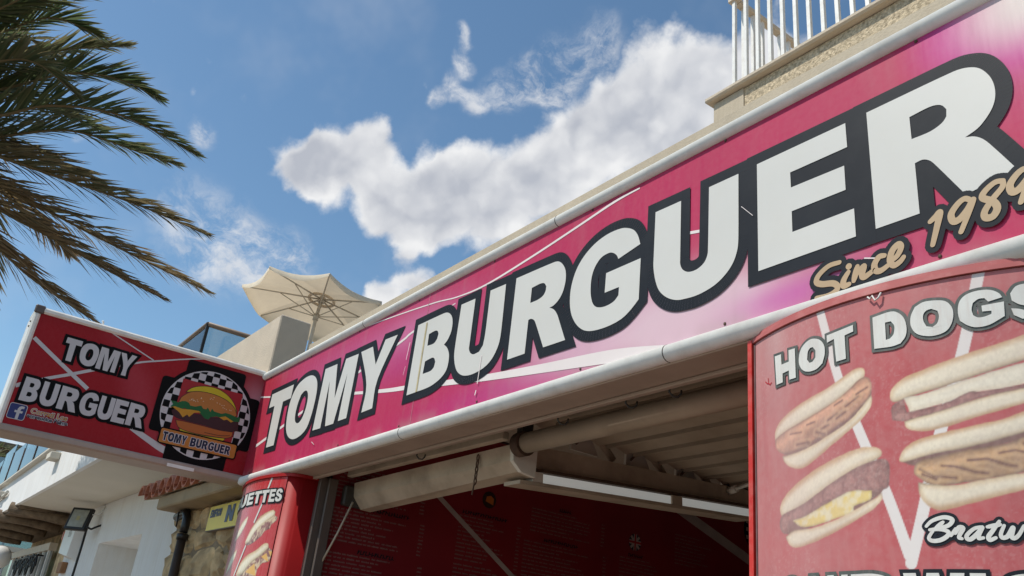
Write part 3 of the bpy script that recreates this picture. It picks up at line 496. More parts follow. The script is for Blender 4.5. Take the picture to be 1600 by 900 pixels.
# painting of printed sheets: colour is a function of the place on the sheet
def poly_sd(px, py, poly):
    """signed distance to a polygon, positive inside"""
    poly = np.asarray(poly, float); d = np.full(px.shape, 1e9); ins = np.zeros(px.shape, bool); n = len(poly)
    for i in range(n):
        a = poly[i]; b = poly[(i + 1) % n]; e = b - a; wx = px - a[0]; wy = py - a[1]
        t = np.clip((wx * e[0] + wy * e[1]) / max(1e-12, e @ e), 0, 1)
        d = np.minimum(d, (wx - t * e[0]) ** 2 + (wy - t * e[1]) ** 2)
        c = ((a[1] <= py) & (b[1] > py)) | ((b[1] <= py) & (a[1] > py))
        if e[1] != 0: ins ^= c & (px < a[0] + (py - a[1]) / e[1] * e[0])
    d = np.sqrt(d); return np.where(ins, d, -d)
_tab = rng.random((64, 64))
def vnoise(x, y):
    xi = np.floor(x).astype(int); yi = np.floor(y).astype(int); fx = x - xi; fy = y - yi; fx = fx * fx * (3 - 2 * fx); fy = fy * fy * (3 - 2 * fy)
    T = lambda a, b: _tab[a % 64, b % 64]
    return (T(xi, yi) * (1 - fx) + T(xi + 1, yi) * fx) * (1 - fy) + (T(xi, yi + 1) * (1 - fx) + T(xi + 1, yi + 1) * fx) * fy
def fbm(x, y, o=4):
    r = 0; a = .5
    for k in range(o): r = r + a * vnoise(x * 2 ** k + 7 * k, y * 2 ** k + 3 * k); a *= .5
    return r
sstep = lambda a, b, x: (lambda t: t * t * (3 - 2 * t))(np.clip((x - a) / (b - a), 0, 1))
def lay(C, mask, col): return C * (1 - mask[..., None]) + np.asarray(col, float) * mask[..., None]
def sheet(name, us, vs, mp, paint, mat, parent, flip=False):
    U, V = np.meshgrid(us, vs); C = paint(U, V); nu = len(us); nv = len(vs)
    pts = [mp(float(U[j, i]), float(V[j, i]), 0.0) for j in range(nv) for i in range(nu)]
    mb = MB(); q = (lambda a, b, c, d: (d, c, b, a)) if flip else (lambda a, b, c, d: (a, b, c, d))
    mb.add(pts, [q(j * nu + i, j * nu + i + 1, (j + 1) * nu + i + 1, (j + 1) * nu + i) for j in range(nv - 1) for i in range(nu - 1)], True)
    return mb.build(name, mat, parent, np.concatenate([C.reshape(-1, 3), np.ones((nu * nv, 1))], 1))
def srgb(r, g, b):
    f = lambda c: ((c / 255 + .055) / 1.055) ** 2.4 if c > 10 else c / 255 / 12.92
    return (f(r), f(g), f(b))

# ------------------------------------------------------------------ material set
mk('cream_metal', (.72, .69, .62), .4, .06, 5, dirt=(.33, .27, .2), dirt_amt=.35, dirt_scale=9)
mk('rail_white', (.86, .83, .76), .35, .05, 6, dirt=(.42, .36, .29), dirt_amt=.3, dirt_scale=14)
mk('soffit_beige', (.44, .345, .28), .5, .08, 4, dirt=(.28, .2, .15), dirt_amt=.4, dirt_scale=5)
mk('parapet_beige', (.47, .40, .30), .8, .08, 5, bump=.25, bscale=120, dirt=(.36, .30, .22), dirt_amt=.4, dirt_scale=6, streak=True)
mk('letter_white', (.63, .62, .585), .35, .03, 3, dirt=(.6, .58, .52), dirt_amt=.25, dirt_scale=7)
mk('letter_black', (.012, .015, .021), .55, .15, 3, spec=.18, dirt=(.03, .032, .036), dirt_amt=.4, dirt_scale=8)
mk('letter_tan', (.47, .34, .205), .4, .1, 10)
mk('stripe_white', (.78, .70, .68), .4, .05, 5)
mk('red_plastic', (.34, .010, .012), .5, .08, 4, spec=.3)
mk('red_edge', (.55, .03, .02), .3, .1, 9, dirt=(.65, .3, .25), dirt_amt=.4, dirt_scale=16)
mk('rim_pink', (.48, .13, .125), .6, .12, 10, dirt=(.6, .32, .3), dirt_amt=.6, dirt_scale=10)
mk('blade_white', (.60, .56, .55), .45, .05, 6)
mk('blade_black', (.005, .0045, .0045), .55, .1, 6, spec=.12)
mk('dark_metal', (.05, .045, .04), .5, .2, 10, bump=.2)
mk('rust', (.10, .06, .04), .7, .3, 30, bump=.3)
mk('wood_log', (.16, .115, .075), .85, .35, 14, bump=.8, bscale=40)
mk('white_plaster', (.74, .735, .72), .85, .04, 3, bump=.25, bscale=70, dirt=(.62, .57, .5), dirt_amt=.4, dirt_scale=2.2, streak=True)
mk('soffit_plaster', (.62, .58, .50), .85, .04, 2, bump=.15, bscale=50, dirt=(.6, .55, .45), dirt_amt=.4, dirt_scale=1.2)
mk('stone', (.54, .39, .215), .9, .45, 7, bump=1.0, bscale=18, dirt=(.15, .09, .05), dirt_amt=.6, dirt_scale=4)
mk('mortar', (.26, .20, .13), .95, .2, 20, bump=.8, bscale=60)
mk('render_ochre', (.38, .29, .175), .85, .15, 6, bump=.4, bscale=40, dirt=(.2, .13, .07), dirt_amt=.5, dirt_scale=3)
mk('terracotta', (.52, .20, .12), .8, .25, 14, bump=.4, bscale=50, dirt=(.2, .09, .06), dirt_amt=.4, dirt_scale=12)
mk('sign_yellow', (.80, .62, .06), .45, .06, 8)
mk('sign_blue', (.03, .04, .11), .45, .1, 8)
mk('pvc_black', (.012, .011, .011), .35, .2, 10, spec=.5)
mk('concrete_beige', (.55, .47, .37), .9, .1, 6, bump=.5, bscale=60, dirt=(.4, .33, .25), dirt_amt=.35, dirt_scale=3)
mk('roughcast', (.56, .46, .32), .95, .35, 45, bump=1.0, bscale=70, dirt=(.16, .12, .07), dirt_amt=.85, dirt_scale=34)
mk('canvas', (.84, .75, .60), .9, .06, 8, bump=.1, bscale=90)
mk('pole_grey', (.5, .46, .4), .45, .08, 10)
mk('rail_paint', (.80, .79, .76), .4, .05, 12, dirt=(.5, .42, .33), dirt_amt=.35, dirt_scale=20)
mk('rail_brown', (.20, .14, .10), .5, .15, 8)
mk('handrail_cream', (.62, .52, .40), .6, .1, 12)
mk('trunk', (.16, .115, .075), .95, .35, 10, bump=1.0, bscale=14)
mk('inside_cream', (.52, .43, .33), .6, .1, 5, dirt=(.22, .16, .11), dirt_amt=.6, dirt_scale=4)
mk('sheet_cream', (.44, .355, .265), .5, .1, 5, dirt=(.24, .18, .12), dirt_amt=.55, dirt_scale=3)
mk('tube_lens', (.85, .86, .85), .2, .04, 6)
MATS['tube_lens'].node_tree.nodes['Principled BSDF'].inputs['Emission Color'].default_value = (.95, 1, .97, 1); MATS['tube_lens'].node_tree.nodes['Principled BSDF'].inputs['Emission Strength'].default_value = .20   # faint glow added to the lamp lens
mk('menu_red', (.22, .014, .020), .3, .15, 2)
mk('menu_text', (.23, .13, .12), .5, .15, 30)
mk('menu_stripe', (.42, .34, .32), .5, .1, 12)
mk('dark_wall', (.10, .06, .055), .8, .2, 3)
mk('pavement', (.23, .19, .15), .85, .15, 2, bump=.3, bscale=30, dirt=(.3, .26, .22), dirt_amt=.5, dirt_scale=.6)
mk('asphalt', (.06, .06, .06), .9, .2, 20, bump=.3, bscale=80)
mk('aluminium', (.13, .10, .085), .45, .1, 8, metal=.2, dirt=(.15, .1, .08), dirt_amt=.5, dirt_scale=10)
mk('lamp_black', (.012, .012, .013), .45, .15, 12)
mk('lamp_glass', (.30, .31, .27), .3, .15, 20)
mk('abs_white', (.74, .74, .73), .4, .04, 9)
mk('abs_orange', (.50, .09, .035), .3, .1, 9)
mk('globe_white', (.80, .79, .76), .3, .04, 9)
mk('coping_dark', (.14, .11, .08), .8, .3, 10, bump=.5, bscale=40)
mk('fb_blue', (.028, .035, .16), .4, .1, 10)
for nm, c in (('em_yellow', (.62, .47, .01)), ('em_bun', (.50, .18, .03)), ('em_green', (.006, .12, .025)), ('em_patty', (.045, .007, .010)), ('em_cheese', (.60, .28, .015)), ('em_base', (.48, .13, .02)), ('em_red', (.36, .010, .015)), ('em_navy', (.008, .01, .04)), ('em_ink', (.03, .012, .008)), ('em_seed', (.75, .62, .42)), ('em_orange', (.55, .2, .03))): mk(nm, c, .45, .05, 9)
G_CLEAR = mk_glass('glass_clear', (.72, .82, .84), .10)
G_DARK = mk_glass('glass_dark', (.10, .11, .11), .25)
G_BLUE = mk_glass('glass_blue', (.70, .86, .90), .12)

# ------------------------------------------------------------------ ground
mb = MB(); mb.add([(-600, -600, 0), (600, -600, 0), (600, 600, 0), (-600, 600, 0)], [(0, 1, 2, 3)]); struct(mb.build('ground', 'pavement'))
mb = MB(); mb.box((-300, -14, -.1), (300, -6.5, .006)); struct(mb.build('road', 'asphalt'))
mb = MB(); mb.bbox((-300, -6.5, -.1), (300, -6.3, .12), .012); struct(mb.build('kerb', 'concrete_beige'))

# ------------------------------------------------------------------ snack bar building
bar = thing('snack_bar', 'low beige snack bar building carrying the long pink sign, with an open serving front', 'building')
mb = MB(); mb.bbox((.32, .125, 3.20), (6.9, .34, 3.388), .006); mb.build('parapet', 'parapet_beige', bar)
mb = MB(); mb.box((-.05, .16, 2.98), (6.9, 5.0, 3.18)); mb.build('roof', 'concrete_beige', bar)
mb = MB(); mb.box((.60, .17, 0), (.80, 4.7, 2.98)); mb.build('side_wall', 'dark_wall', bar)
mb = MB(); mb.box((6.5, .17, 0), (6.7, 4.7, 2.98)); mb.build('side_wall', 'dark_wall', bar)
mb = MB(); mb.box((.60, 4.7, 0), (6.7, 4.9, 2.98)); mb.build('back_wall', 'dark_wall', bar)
for x0, x1, y0, y1 in ((.806, .838, .165, .235), (.846, .866, .205, .26)):
    mb = MB(); mb.bbox((x0, y0, 0), (x1, y1, 2.49), .004); mb.build('door_jamb', 'aluminium', bar)
# ceiling of overlapping slats
per = .35
for k in range(13):
    y0 = .52 + k * .175; mb = MB(); Rt = Matrix.Rotation(math.radians(-16), 3, 'X')
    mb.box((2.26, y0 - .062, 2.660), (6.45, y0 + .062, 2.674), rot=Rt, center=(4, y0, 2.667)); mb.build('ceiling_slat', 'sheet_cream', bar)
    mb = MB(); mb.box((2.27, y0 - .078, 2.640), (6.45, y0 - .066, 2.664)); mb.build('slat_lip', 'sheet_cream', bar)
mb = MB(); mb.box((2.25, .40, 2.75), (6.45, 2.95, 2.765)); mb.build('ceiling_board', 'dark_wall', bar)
mk('gap_trim_white', (.78, .74, .66), .5, .08, 8)
for k in range(4):
    yy = .80 + k * per
    mb = MB(); mb.add([(2.235, yy - .02, 2.60), (2.235, yy + .15, 2.60), (2.235, yy + .06, 2.735), (2.235, yy - .02, 2.735), (2.22, yy - .02, 2.60), (2.22, yy + .15, 2.60), (2.22, yy + .06, 2.735), (2.22, yy - .02, 2.735)], [(0, 1, 2, 3), (7, 6, 5, 4), (0, 4, 5, 1), (1, 5, 6, 2), (2, 6, 7, 3), (3, 7, 4, 0)]); mb.build('lit_gap_plate', 'gap_trim_white', bar)  # white plates standing in for sunlit gaps at the slat ends
    mb = MB(); mb.tube([(2.245, yy + .08, 2.738), (2.245, yy + .235, 2.60)], .018, 6); mb.build('brace', 'sheet_cream', bar)
    mb = MB(); mb.tube([(2.25, yy - .005, 2.625), (2.25, yy + .08, 2.715)], .006, 5); mb.build('tie', 'rust', bar)

# ------------------------------------------------------------------ long fascia sign
F = lambda x, z, off: (x, -off, z)
FO = (0, -1, 0)
sign = thing('fascia_sign', 'long magenta shop sign reading TOMY BURGUER in huge white black-edged capitals, Since 1989', 'sign')
def paint_face(U, V):
    C = np.zeros(U.shape + (3,)) + np.array((.53, .018, .096))
    h = (V - 2.545) / .635
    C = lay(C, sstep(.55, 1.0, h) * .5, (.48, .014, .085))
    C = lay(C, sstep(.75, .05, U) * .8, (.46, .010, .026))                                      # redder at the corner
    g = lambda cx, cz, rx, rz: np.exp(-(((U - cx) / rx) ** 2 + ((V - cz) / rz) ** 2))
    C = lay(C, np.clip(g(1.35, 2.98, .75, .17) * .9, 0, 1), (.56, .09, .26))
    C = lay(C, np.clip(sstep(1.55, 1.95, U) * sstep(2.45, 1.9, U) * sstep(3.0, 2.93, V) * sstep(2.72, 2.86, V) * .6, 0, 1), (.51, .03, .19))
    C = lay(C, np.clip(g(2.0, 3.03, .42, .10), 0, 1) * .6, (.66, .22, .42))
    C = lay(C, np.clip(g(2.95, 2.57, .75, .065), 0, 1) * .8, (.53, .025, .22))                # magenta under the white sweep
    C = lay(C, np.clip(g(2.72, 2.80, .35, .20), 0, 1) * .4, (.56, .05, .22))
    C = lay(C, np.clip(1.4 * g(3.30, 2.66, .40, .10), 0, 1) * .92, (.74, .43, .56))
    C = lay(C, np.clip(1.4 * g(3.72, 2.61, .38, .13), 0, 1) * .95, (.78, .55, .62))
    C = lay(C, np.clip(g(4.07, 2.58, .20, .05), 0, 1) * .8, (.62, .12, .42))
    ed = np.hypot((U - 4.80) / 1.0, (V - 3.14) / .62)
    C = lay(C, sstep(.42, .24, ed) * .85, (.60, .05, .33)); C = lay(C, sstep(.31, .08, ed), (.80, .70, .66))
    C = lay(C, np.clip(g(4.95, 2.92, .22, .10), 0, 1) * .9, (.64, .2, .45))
    C *= (.94 + .12 * fbm(U * 5, V * 5))[..., None] * .87
    grime = sstep(2.60, 2.54, V) * sstep(.40, .62, fbm(U * 9, V * 3)) * .35 + sstep(.60, .72, fbm(U * 16, V * .9 + 4)) * .10
    C = lay(C, np.clip(grime, 0, 1), (.38, .26, .25))
    return C
M_FACE = mk_print('face_print', .38, (.62, .5, .5), .05, spec=.25)
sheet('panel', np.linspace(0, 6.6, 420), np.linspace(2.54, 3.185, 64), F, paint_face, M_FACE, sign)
mb = MB(); mb.box((.0, .004, 2.503), (6.6, .14, 3.19)); mb.build('casing', 'cream_metal', sign)
def half_round(y, z, r, a, b, ax0, ax1, n=14):
    pr = [(y - r * math.cos(t), z + r * math.sin(t)) for t in np.linspace(-2.2, 2.2, n)]
    m_ = MB(); m_.prism(pr, ax0, ax1, 0, True, True); return m_
half_round(.002, 3.198, .0235, 0, 0, -.012, 6.6).build('top_rail', 'rail_white', sign)
half_round(.004, 2.519, .027, 0, 0, -.0, 6.6).build('bottom_rail', 'rail_white', sign)
for x in (1.42, 3.02, 4.9):
    half_round(.002, 3.198, .0242, 0, 0, x, x + .0035).build('rail_joint', 'aluminium', sign); half_round(.004, 2.519, .0277, 0, 0, x + .6, x + .6035).build('rail_joint', 'aluminium', sign)
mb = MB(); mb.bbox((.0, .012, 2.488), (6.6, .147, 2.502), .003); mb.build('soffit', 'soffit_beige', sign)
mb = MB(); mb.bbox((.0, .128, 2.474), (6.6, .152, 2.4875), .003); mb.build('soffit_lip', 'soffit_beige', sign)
mb = MB(); mb.box((2.078, -.0012, 2.545), (2.083, .003, 3.178)); mk('joint_pink', (.52, .16, .22), .5, .2, 30); mb.build('panel_joint', 'joint_pink', sign)
mk('old_sealant', (.45, .38, .22), .6, .2, 20)
mb = MB(); mb.box((2.094, -.0062, 2.69), (2.106, -.0052, 3.02)); mb.build('sealant', 'old_sealant', sign)
for pts, ws in FACE_STRIPES:
    mb = MB(); band(mb, pts, ws, F, .0012); orient(mb, FO); mb.build('stripe', 'stripe_white', sign)
for i, (ch, cs) in enumerate(MAIN):
    cs = [smooth_poly(c) for c in cs]
    o = letter_obj(cs, F, sign, 'letter_white', 'letter_black', .034 if i < 4 else .037, .0045, .0022 + .0001 * i, FO)
for ch, st in SINCE:
    script_obj(st, .0085, .0135, F, sign, 'letter_tan', 'letter_black', .0072, .0058, FO)
# screw heads and hooks under the sign
for pts, w in (([(1.965, 2.955), (1.955, 2.875)], .0022), ([(1.958, 2.84), (1.95, 2.80)], .0012), ([(2.60, 2.745), (2.595, 2.63)], .0024), ([(2.592, 2.60), (2.588, 2.585)], .003), ([(3.905, 2.905), (3.945, 2.86)], .0009), ([(1.02, 2.62), (1.06, 2.60)], .0015), ([(4.28, 2.61), (4.31, 2.60)], .0016)):
    mb = MB(); stroke(mb, pts, w, F, .0064); orient(mb, FO); mb.build('scratch', 'stripe_white', sign)
for k in range(11):
    for z in (3.168, 2.556):
        mb = MB(); mb.sphere((.12 + k * .62, -.001, z), (.005, .003, .005), 8, 6); mb.build('screw', 'rust', sign)
for x in (1.9, 2.92, 3.28, 3.48, 3.80):
    mb = MB(); mb.tube([(x, .155, 2.50), (x, .155, 2.468), (x + .006, .165, 2.455), (x + .016, .178, 2.455), (x + .022, .185, 2.466), (x + .022, .186, 2.478)], .0035, 6); mb.build('hook', 'dark_metal', sign)

# ------------------------------------------------------------------ projecting sign
BP = lambda u, z, off: (.0 + off, -u, z)
BO = (1, 0, 0)
blade = thing('projecting_sign', 'red box sign sticking out over the street with TOMY BURGUER and a round hamburger emblem', 'sign')
def paint_blade(U, V):
    C = np.zeros(U.shape + (3,)) + np.array((.36, .010, .016))
    line = np.asarray([(.98, 3.20), (.83, 3.10), (.70, 2.98), (.62, 2.80), (.50, 2.62), (.20, 2.545), (.45, 2.545), (.72, 2.75), (.84, 2.99), (.92, 3.2)])
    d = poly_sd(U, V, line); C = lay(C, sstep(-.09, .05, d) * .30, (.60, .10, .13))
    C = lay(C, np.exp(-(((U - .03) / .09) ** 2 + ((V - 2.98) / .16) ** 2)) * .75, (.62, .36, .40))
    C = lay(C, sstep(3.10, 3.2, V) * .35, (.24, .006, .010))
    return C * (.95 + .1 * fbm(U * 5, V * 5))[..., None]
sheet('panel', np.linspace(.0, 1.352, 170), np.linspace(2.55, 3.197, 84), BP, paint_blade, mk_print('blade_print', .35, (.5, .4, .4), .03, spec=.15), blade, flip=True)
mb = MB(); mb.box((-.22, -1.36, 2.54), (-.003, .0, 3.205)); mb.build('casing', 'cream_metal', blade)
mb = MB(); mb.bbox((-.226, -1.385, 3.196), (.014, .0, 3.232), .010); mb.build('top_rail', 'rail_white', blade)
mb = MB(); mb.bbox((-.226, -1.387, 2.515), (.014, -1.353, 3.194), .010); mb.build('end_rail', 'rail_white', blade)
mb = MB(); mb.bbox((-.226, -1.380, 2.508), (.014, .02, 2.552), .010); mb.build('bottom_rail', 'soffit_beige', blade)
mb = MB(); mb.bbox((.0, -1.392, 3.19), (.018, -1.34, 3.238), .006); mb.build('corner_cap', 'aluminium', blade)
mb = MB(); mb.box((.0144, -.46, 2.511), (.0160, -.30, 2.530)); mb.build('tape', 'rail_white', blade)
mb = MB(); mb.tube([(-.05, -1.02, 3.23), (-.05, -1.02, 3.262), (-.05, -1.028, 3.27)], .006, 6); mb.build('bolt', 'rail_white', blade)
for z in (3.14, 3.11):
    mb = MB(); mb.sphere((-.02, -1.388, z), .006, 8, 6); mb.build('screw', 'dark_metal', blade)
for pts, ws in BLADE_STRIPES:
    mb = MB(); band(mb, pts, ws, BP, .0012 if len(pts) != 3 else .0016); orient(mb, BO); mb.build('stripe', 'blade_white', blade)
def blade_word(word, spans, v0, v1):
    for ch, (a, b) in zip(word, spans):
        cs = [[(a + (b - a) * p[0], v0 + (v1 - v0) * p[1]) for p in c] for c in GLYPH[ch]]
        letter_obj(cs, BP, blade, 'blade_white', 'blade_black', .0165, .0046, .0028, BO)
blade_word('TOMY', ((1.183, 1.098), (1.095, .998), (.995, .885), (.882, .790)), 2.967, 3.102)
blade_word('BURGUER', ((1.316, 1.232), (1.220, 1.135), (1.125, 1.022), (1.013, .920), (.912, .832), (.830, .757), (.750, .652)), 2.691, 2.826)
# small square emblem with a letter, and the sign maker's name
fbp = [(1.344, 2.672), (1.262, 2.672), (1.262, 2.588), (1.344, 2.588)]
def rrect(u0, u1, v0, v1, r, n=4):
    out = []
    for cu, cv, a in ((u1 - r, v1 - r, 0), (u0 + r, v1 - r, 90), (u0 + r, v0 + r, 180), (u1 - r, v0 + r, 270)):
        for k in range(n + 1): t = math.radians(a + 90 * k / n); out.append((cu + r * math.cos(t), cv + r * math.sin(t)))
    return out
fb = MB(); fill(fb, [rrect(1.258, 1.344, 2.586, 2.670, .012)], BP, .0030); orient(fb, BO); fbo = fb.build('badge', 'fb_blue', blade)
mb = MB(); stroke(mb, rrect(1.258, 1.344, 2.586, 2.670, .012), .0016, BP, .0034, closed=True, miter=True); orient(mb, BO); mb.build('border', 'blade_white', fbo)
mb = MB(); fill(mb, [[(1.302, 2.587), (1.302, 2.622), (1.314, 2.622), (1.314, 2.634), (1.302, 2.634), (1.302, 2.644), (1.297, 2.655), (1.288, 2.661), (1.272, 2.661), (1.272, 2.648), (1.280, 2.648), (1.286, 2.643), (1.287, 2.634), (1.273, 2.634), (1.275, 2.622), (1.287, 2.622), (1.287, 2.587)]], BP, .0042); orient(mb, BO); mb.build('letter', 'blade_white', fbo)
def font_text(body, size, mp, off, u0, v0, mat, parent, out, grow=0.0, shear=0.0, mirror=False, name='lettering'):
    cu = bpy.data.curves.new('txt', 'FONT'); cu.body = body; cu.size = size; cu.offset = grow; cu.shear = shear; cu.resolution_u = 3; cu.fill_mode = 'FRONT'
    ob = bpy.data.objects.new('txt', cu); COL.objects.link(ob); dg = bpy.context.evaluated_depsgraph_get(); me = bpy.data.meshes.new_from_object(ob.evaluated_get(dg))
    mb = MB(); mb.add([mp(u0 + (-v.co.x if mirror else v.co.x), v0 + v.co.y, off) for v in me.vertices], [tuple(p.vertices) for p in me.polygons])
    bpy.data.objects.remove(ob); bpy.data.meshes.remove(me); bpy.data.curves.remove(cu); orient(mb, out); return mb.build(name, mat, parent)
mk('tiny_orange', (.60, .27, .04), .5, .05, 9)
font_text('Corrati Los', .040, BP, .0030, 1.238, 2.637, 'blade_white', blade, BO, grow=.0035, mirror=True)
font_text('Corrati Los', .040, BP, .0040, 1.238, 2.637, 'tiny_orange', blade, BO, grow=.0004, mirror=True)
font_text('accesorios Palma', .030, BP, .0032, 1.248, 2.611, 'blade_white', blade, BO, grow=.003, mirror=True)
font_text('accesorios Palma', .030, BP, .0042, 1.248, 2.611, 'em_navy', blade, BO, grow=.0003, mirror=True)

# round emblem
def disc(u, v, r, n=72): return [(u + r * math.cos(6.28318 * k / n), v + r * math.sin(6.28318 * k / n)) for k in range(n)]
EU, EV = .309, 2.863
def em(name, contours, mat, off, parent):
    m_ = MB(); fill(m_, contours, BP, off); orient(m_, BO); return m_.build(name, mat, parent)
back = MB(); fill(back, [disc(EU, EV, .298)], BP, .0030); fill(back, [rrect(EU - .185, EU + .185, EV - .318, EV + .312, .02)], BP, .0031); fill(back, [rrect(EU - .308, EU + .308, EV - .165, EV + .172, .02)], BP, .0032); orient(back, BO)
emb = back.build('emblem', 'blade_black', blade)
em('ring', [disc(EU, EV, .274)], 'blade_white', .0038, emb)
m_ = MB(); cs_ = .0424
for i in range(-8, 9):
    for j in range(-8, 9):
        if (i + j) % 2: continue
        cu_, cv_ = EU - .005 + i * cs_, EV + .010 + j * cs_
        q = [(cu_ + a * cs_ / 2, cv_ + b * cs_ / 2) for a, b in ((-1, -1), (1, -1), (1, 1), (-1, 1))]
        far = [math.hypot(a - EU, b - EV) for a, b in q]
        if min(far) > .266: continue
        q = [(EU + (a - EU) * min(1, .268 / max(1e-6, d)), EV + (b - EV) * min(1, .268 / max(1e-6, d))) for (a, b), d in zip(q, far)]
        m_.add([BP(a, b, .0044) for a, b in q], [(0, 1, 2, 3)])
orient(m_, BO); m_.build('checker', 'blade_black', emb)
em('square', [[(.118, 3.046), (.498, 3.046), (.498, 2.70), (.118, 2.70)]], 'em_red', .0050, emb)
for k, mt, of in (('sun', 'em_yellow', .0056), ('base2', 'em_yellow', .0056), ('bun', 'em_bun', .0062), ('base', 'em_base', .0060), ('patty', 'em_patty', .0066), ('cheese', 'em_cheese', .0074), ('cheese2', 'em_cheese', .0073), ('lettuce', 'em_green', .0070)):
    c = smooth_poly(EMBLEM[k], 60, 3) if k in ('sun', 'bun', 'patty', 'base', 'base2') else EMBLEM[k]
    o = em({'sun': 'burger_halo', 'base2': 'bun_underside', 'base': 'lower_bun', 'cheese2': 'cheese'}.get(k, k), [c], mt, of, emb)  # base2 is a printed yellow strip below the lower bun
    if k in ('sun', 'bun', 'base', 'base2'):
        m_ = MB(); stroke(m_, c, .0016, BP, of + .0003, closed=True); orient(m_, BO); m_.build('ink_line', 'em_ink', emb)
m_ = MB(); stroke(m_, catmull(EMBLEM['line'], 4), .0016, BP, .0068); orient(m_, BO); m_.build('ink_line', 'em_ink', emb)
m_ = MB(); rr = random.Random(5)
for k in range(26):
    t = rr.random(); a = rr.uniform(-.9, .9); u = EU - .01 + a * .15; v = 2.925 + rr.uniform(.0, .06) * (1 - abs(a))
    m_.add([BP(u + x, v + z, .0068) for x, z in ((-.0035, -.001), (.0, -.0028), (.0035, .001), (0, .0028))], [(0, 1, 2, 3)])
orient(m_, BO); m_.build('sesame', 'em_seed', emb)
bn = em('banner', [rrect(.076, .547, 2.636, 2.728, .014)], 'em_orange', .0080, emb)
m_ = MB(); stroke(m_, rrect(.076, .547, 2.636, 2.728, .014), .004, BP, .0083, closed=True); orient(m_, BO); m_.build('banner_edge', 'blade_black', emb)
bt = MB(); bo_ = MB(); u = .525
for ch, w_ in zip('TOMY BURGUER', (.030, .038, .042, .034, .020, .036, .036, .038, .038, .036, .030, .036)):
    if ch != ' ':
        cs = [[(u + (-w_ + .004) * p[0], 2.655 + .052 * p[1]) for p in c] for c in GLYPH[ch]]
        fill(bt, cs, BP, .0094)
        for c in cs: stroke(bo_, c, .0035, BP, .0088, closed=True)
    u -= w_
orient(bt, BO); orient(bo_, BO); bt.build('banner_text', 'em_navy', emb); bo_.build('banner_text_edge', 'blade_white', emb)

# ------------------------------------------------------------------ printed columns
class Curve:
    def __init__(s, pts):
        s.p = np.asarray(pts, float); s.s = np.r_[0, np.cumsum(np.linalg.norm(np.diff(s.p, axis=0), axis=1))]
        t = np.gradient(s.p, axis=0); t /= np.linalg.norm(t, axis=1)[:, None]; s.n = np.stack([t[:, 1], -t[:, 0]], 1)
    def __call__(s, q, z, off):
        x = np.interp(q, s.s, s.p[:, 0]); y = np.interp(q, s.s, s.p[:, 1]); nx = np.interp(q, s.s, s.n[:, 0]); ny = np.interp(q, s.s, s.n[:, 1])
        if q > s.s[-1]: t = s.p[-1] - s.p[-2]; t = t / np.linalg.norm(t); x += t[0] * (q - s.s[-1]); y += t[1] * (q - s.s[-1])
        return (float(x + nx * off), float(y + ny * off), z)
    def out(s, v):
        k = int(np.argmin((s.p[:, 0] - v.x) ** 2 + (s.p[:, 1] - v.y) ** 2)); return Vector((s.n[k, 0], s.n[k, 1], 0))
ang = np.radians(np.linspace(-25, 52, 60))
CR = Curve(np.stack([4.29 + .854 * np.sin(ang), .785 - .854 * np.cos(ang)], 1))
CL = Curve([(p.x, p.y) for p in catmull(COL_LEFT, 6)])
def column_body(cv, parent, z0, z1, back_y, mat):
    vs = []; n = len(cv.p)
    pr = [cv(q, 0, -.004)[:2] for q in cv.s] + [(cv.p[-1, 0], back_y), (cv.p[0, 0], back_y)]
    m = MB(); m.prism(pr, z0, z1, 2, smooth=True); m.smooth[-2:] = [False, False]; return recalc(m.build('column_body', mat, parent))
def column_rim(cv, parent, z0, z1, off, mat, q0=0, q1=None):
    qs = np.linspace(q0, q1 or cv.s[-1], 70); m = MB(); vs = []; n = len(qs)
    for z, o in ((z0, off), (z1, off), (z1, -.03), (z0, -.03)):
        vs += [cv(q, z, o) for q in qs]
    fs = []
    for r in range(4):
        a, b = r * n, ((r + 1) % 4) * n
        fs += [(a + i, a + i + 1, b + i + 1, b + i) for i in range(n - 1)]
    fs += [(0, n, 2 * n, 3 * n), (n - 1, 4 * n - 1, 3 * n - 1, 2 * n - 1)]
    m.add(vs, fs); return recalc(m.build('rim', mat, parent))
colR = thing('advertising_column', 'faded red bow-fronted panel with hot dog pictures and the words HOT DOGS', 'advertising column')
column_body(CR, colR, 0, 2.484, .45, 'red_edge')
column_rim(CR, colR, 2.476, 2.4865, .006, 'rim_pink', q0=.004); column_rim(CR, colR, 2.4872, 2.497, .003, 'rim_pink', q0=.004)
mb = MB(); mb.box((3.918, .000, 0), (3.931, .45, 2.484)); mb.build('edge_strip', 'red_edge', colR)
mk('edge_dark', (.10, .05, .05), .7, .3, 40)
mb = MB(); mb.tube([CR(.009, .3, .001), CR(.009, 2.472, .001)], .0025, 6); mb.build('edge_joint', 'edge_dark', colR)
BUN_E = (.46, .25, .10); BUN_M = (.68, .53, .33); BUN_L = (.80, .72, .55)
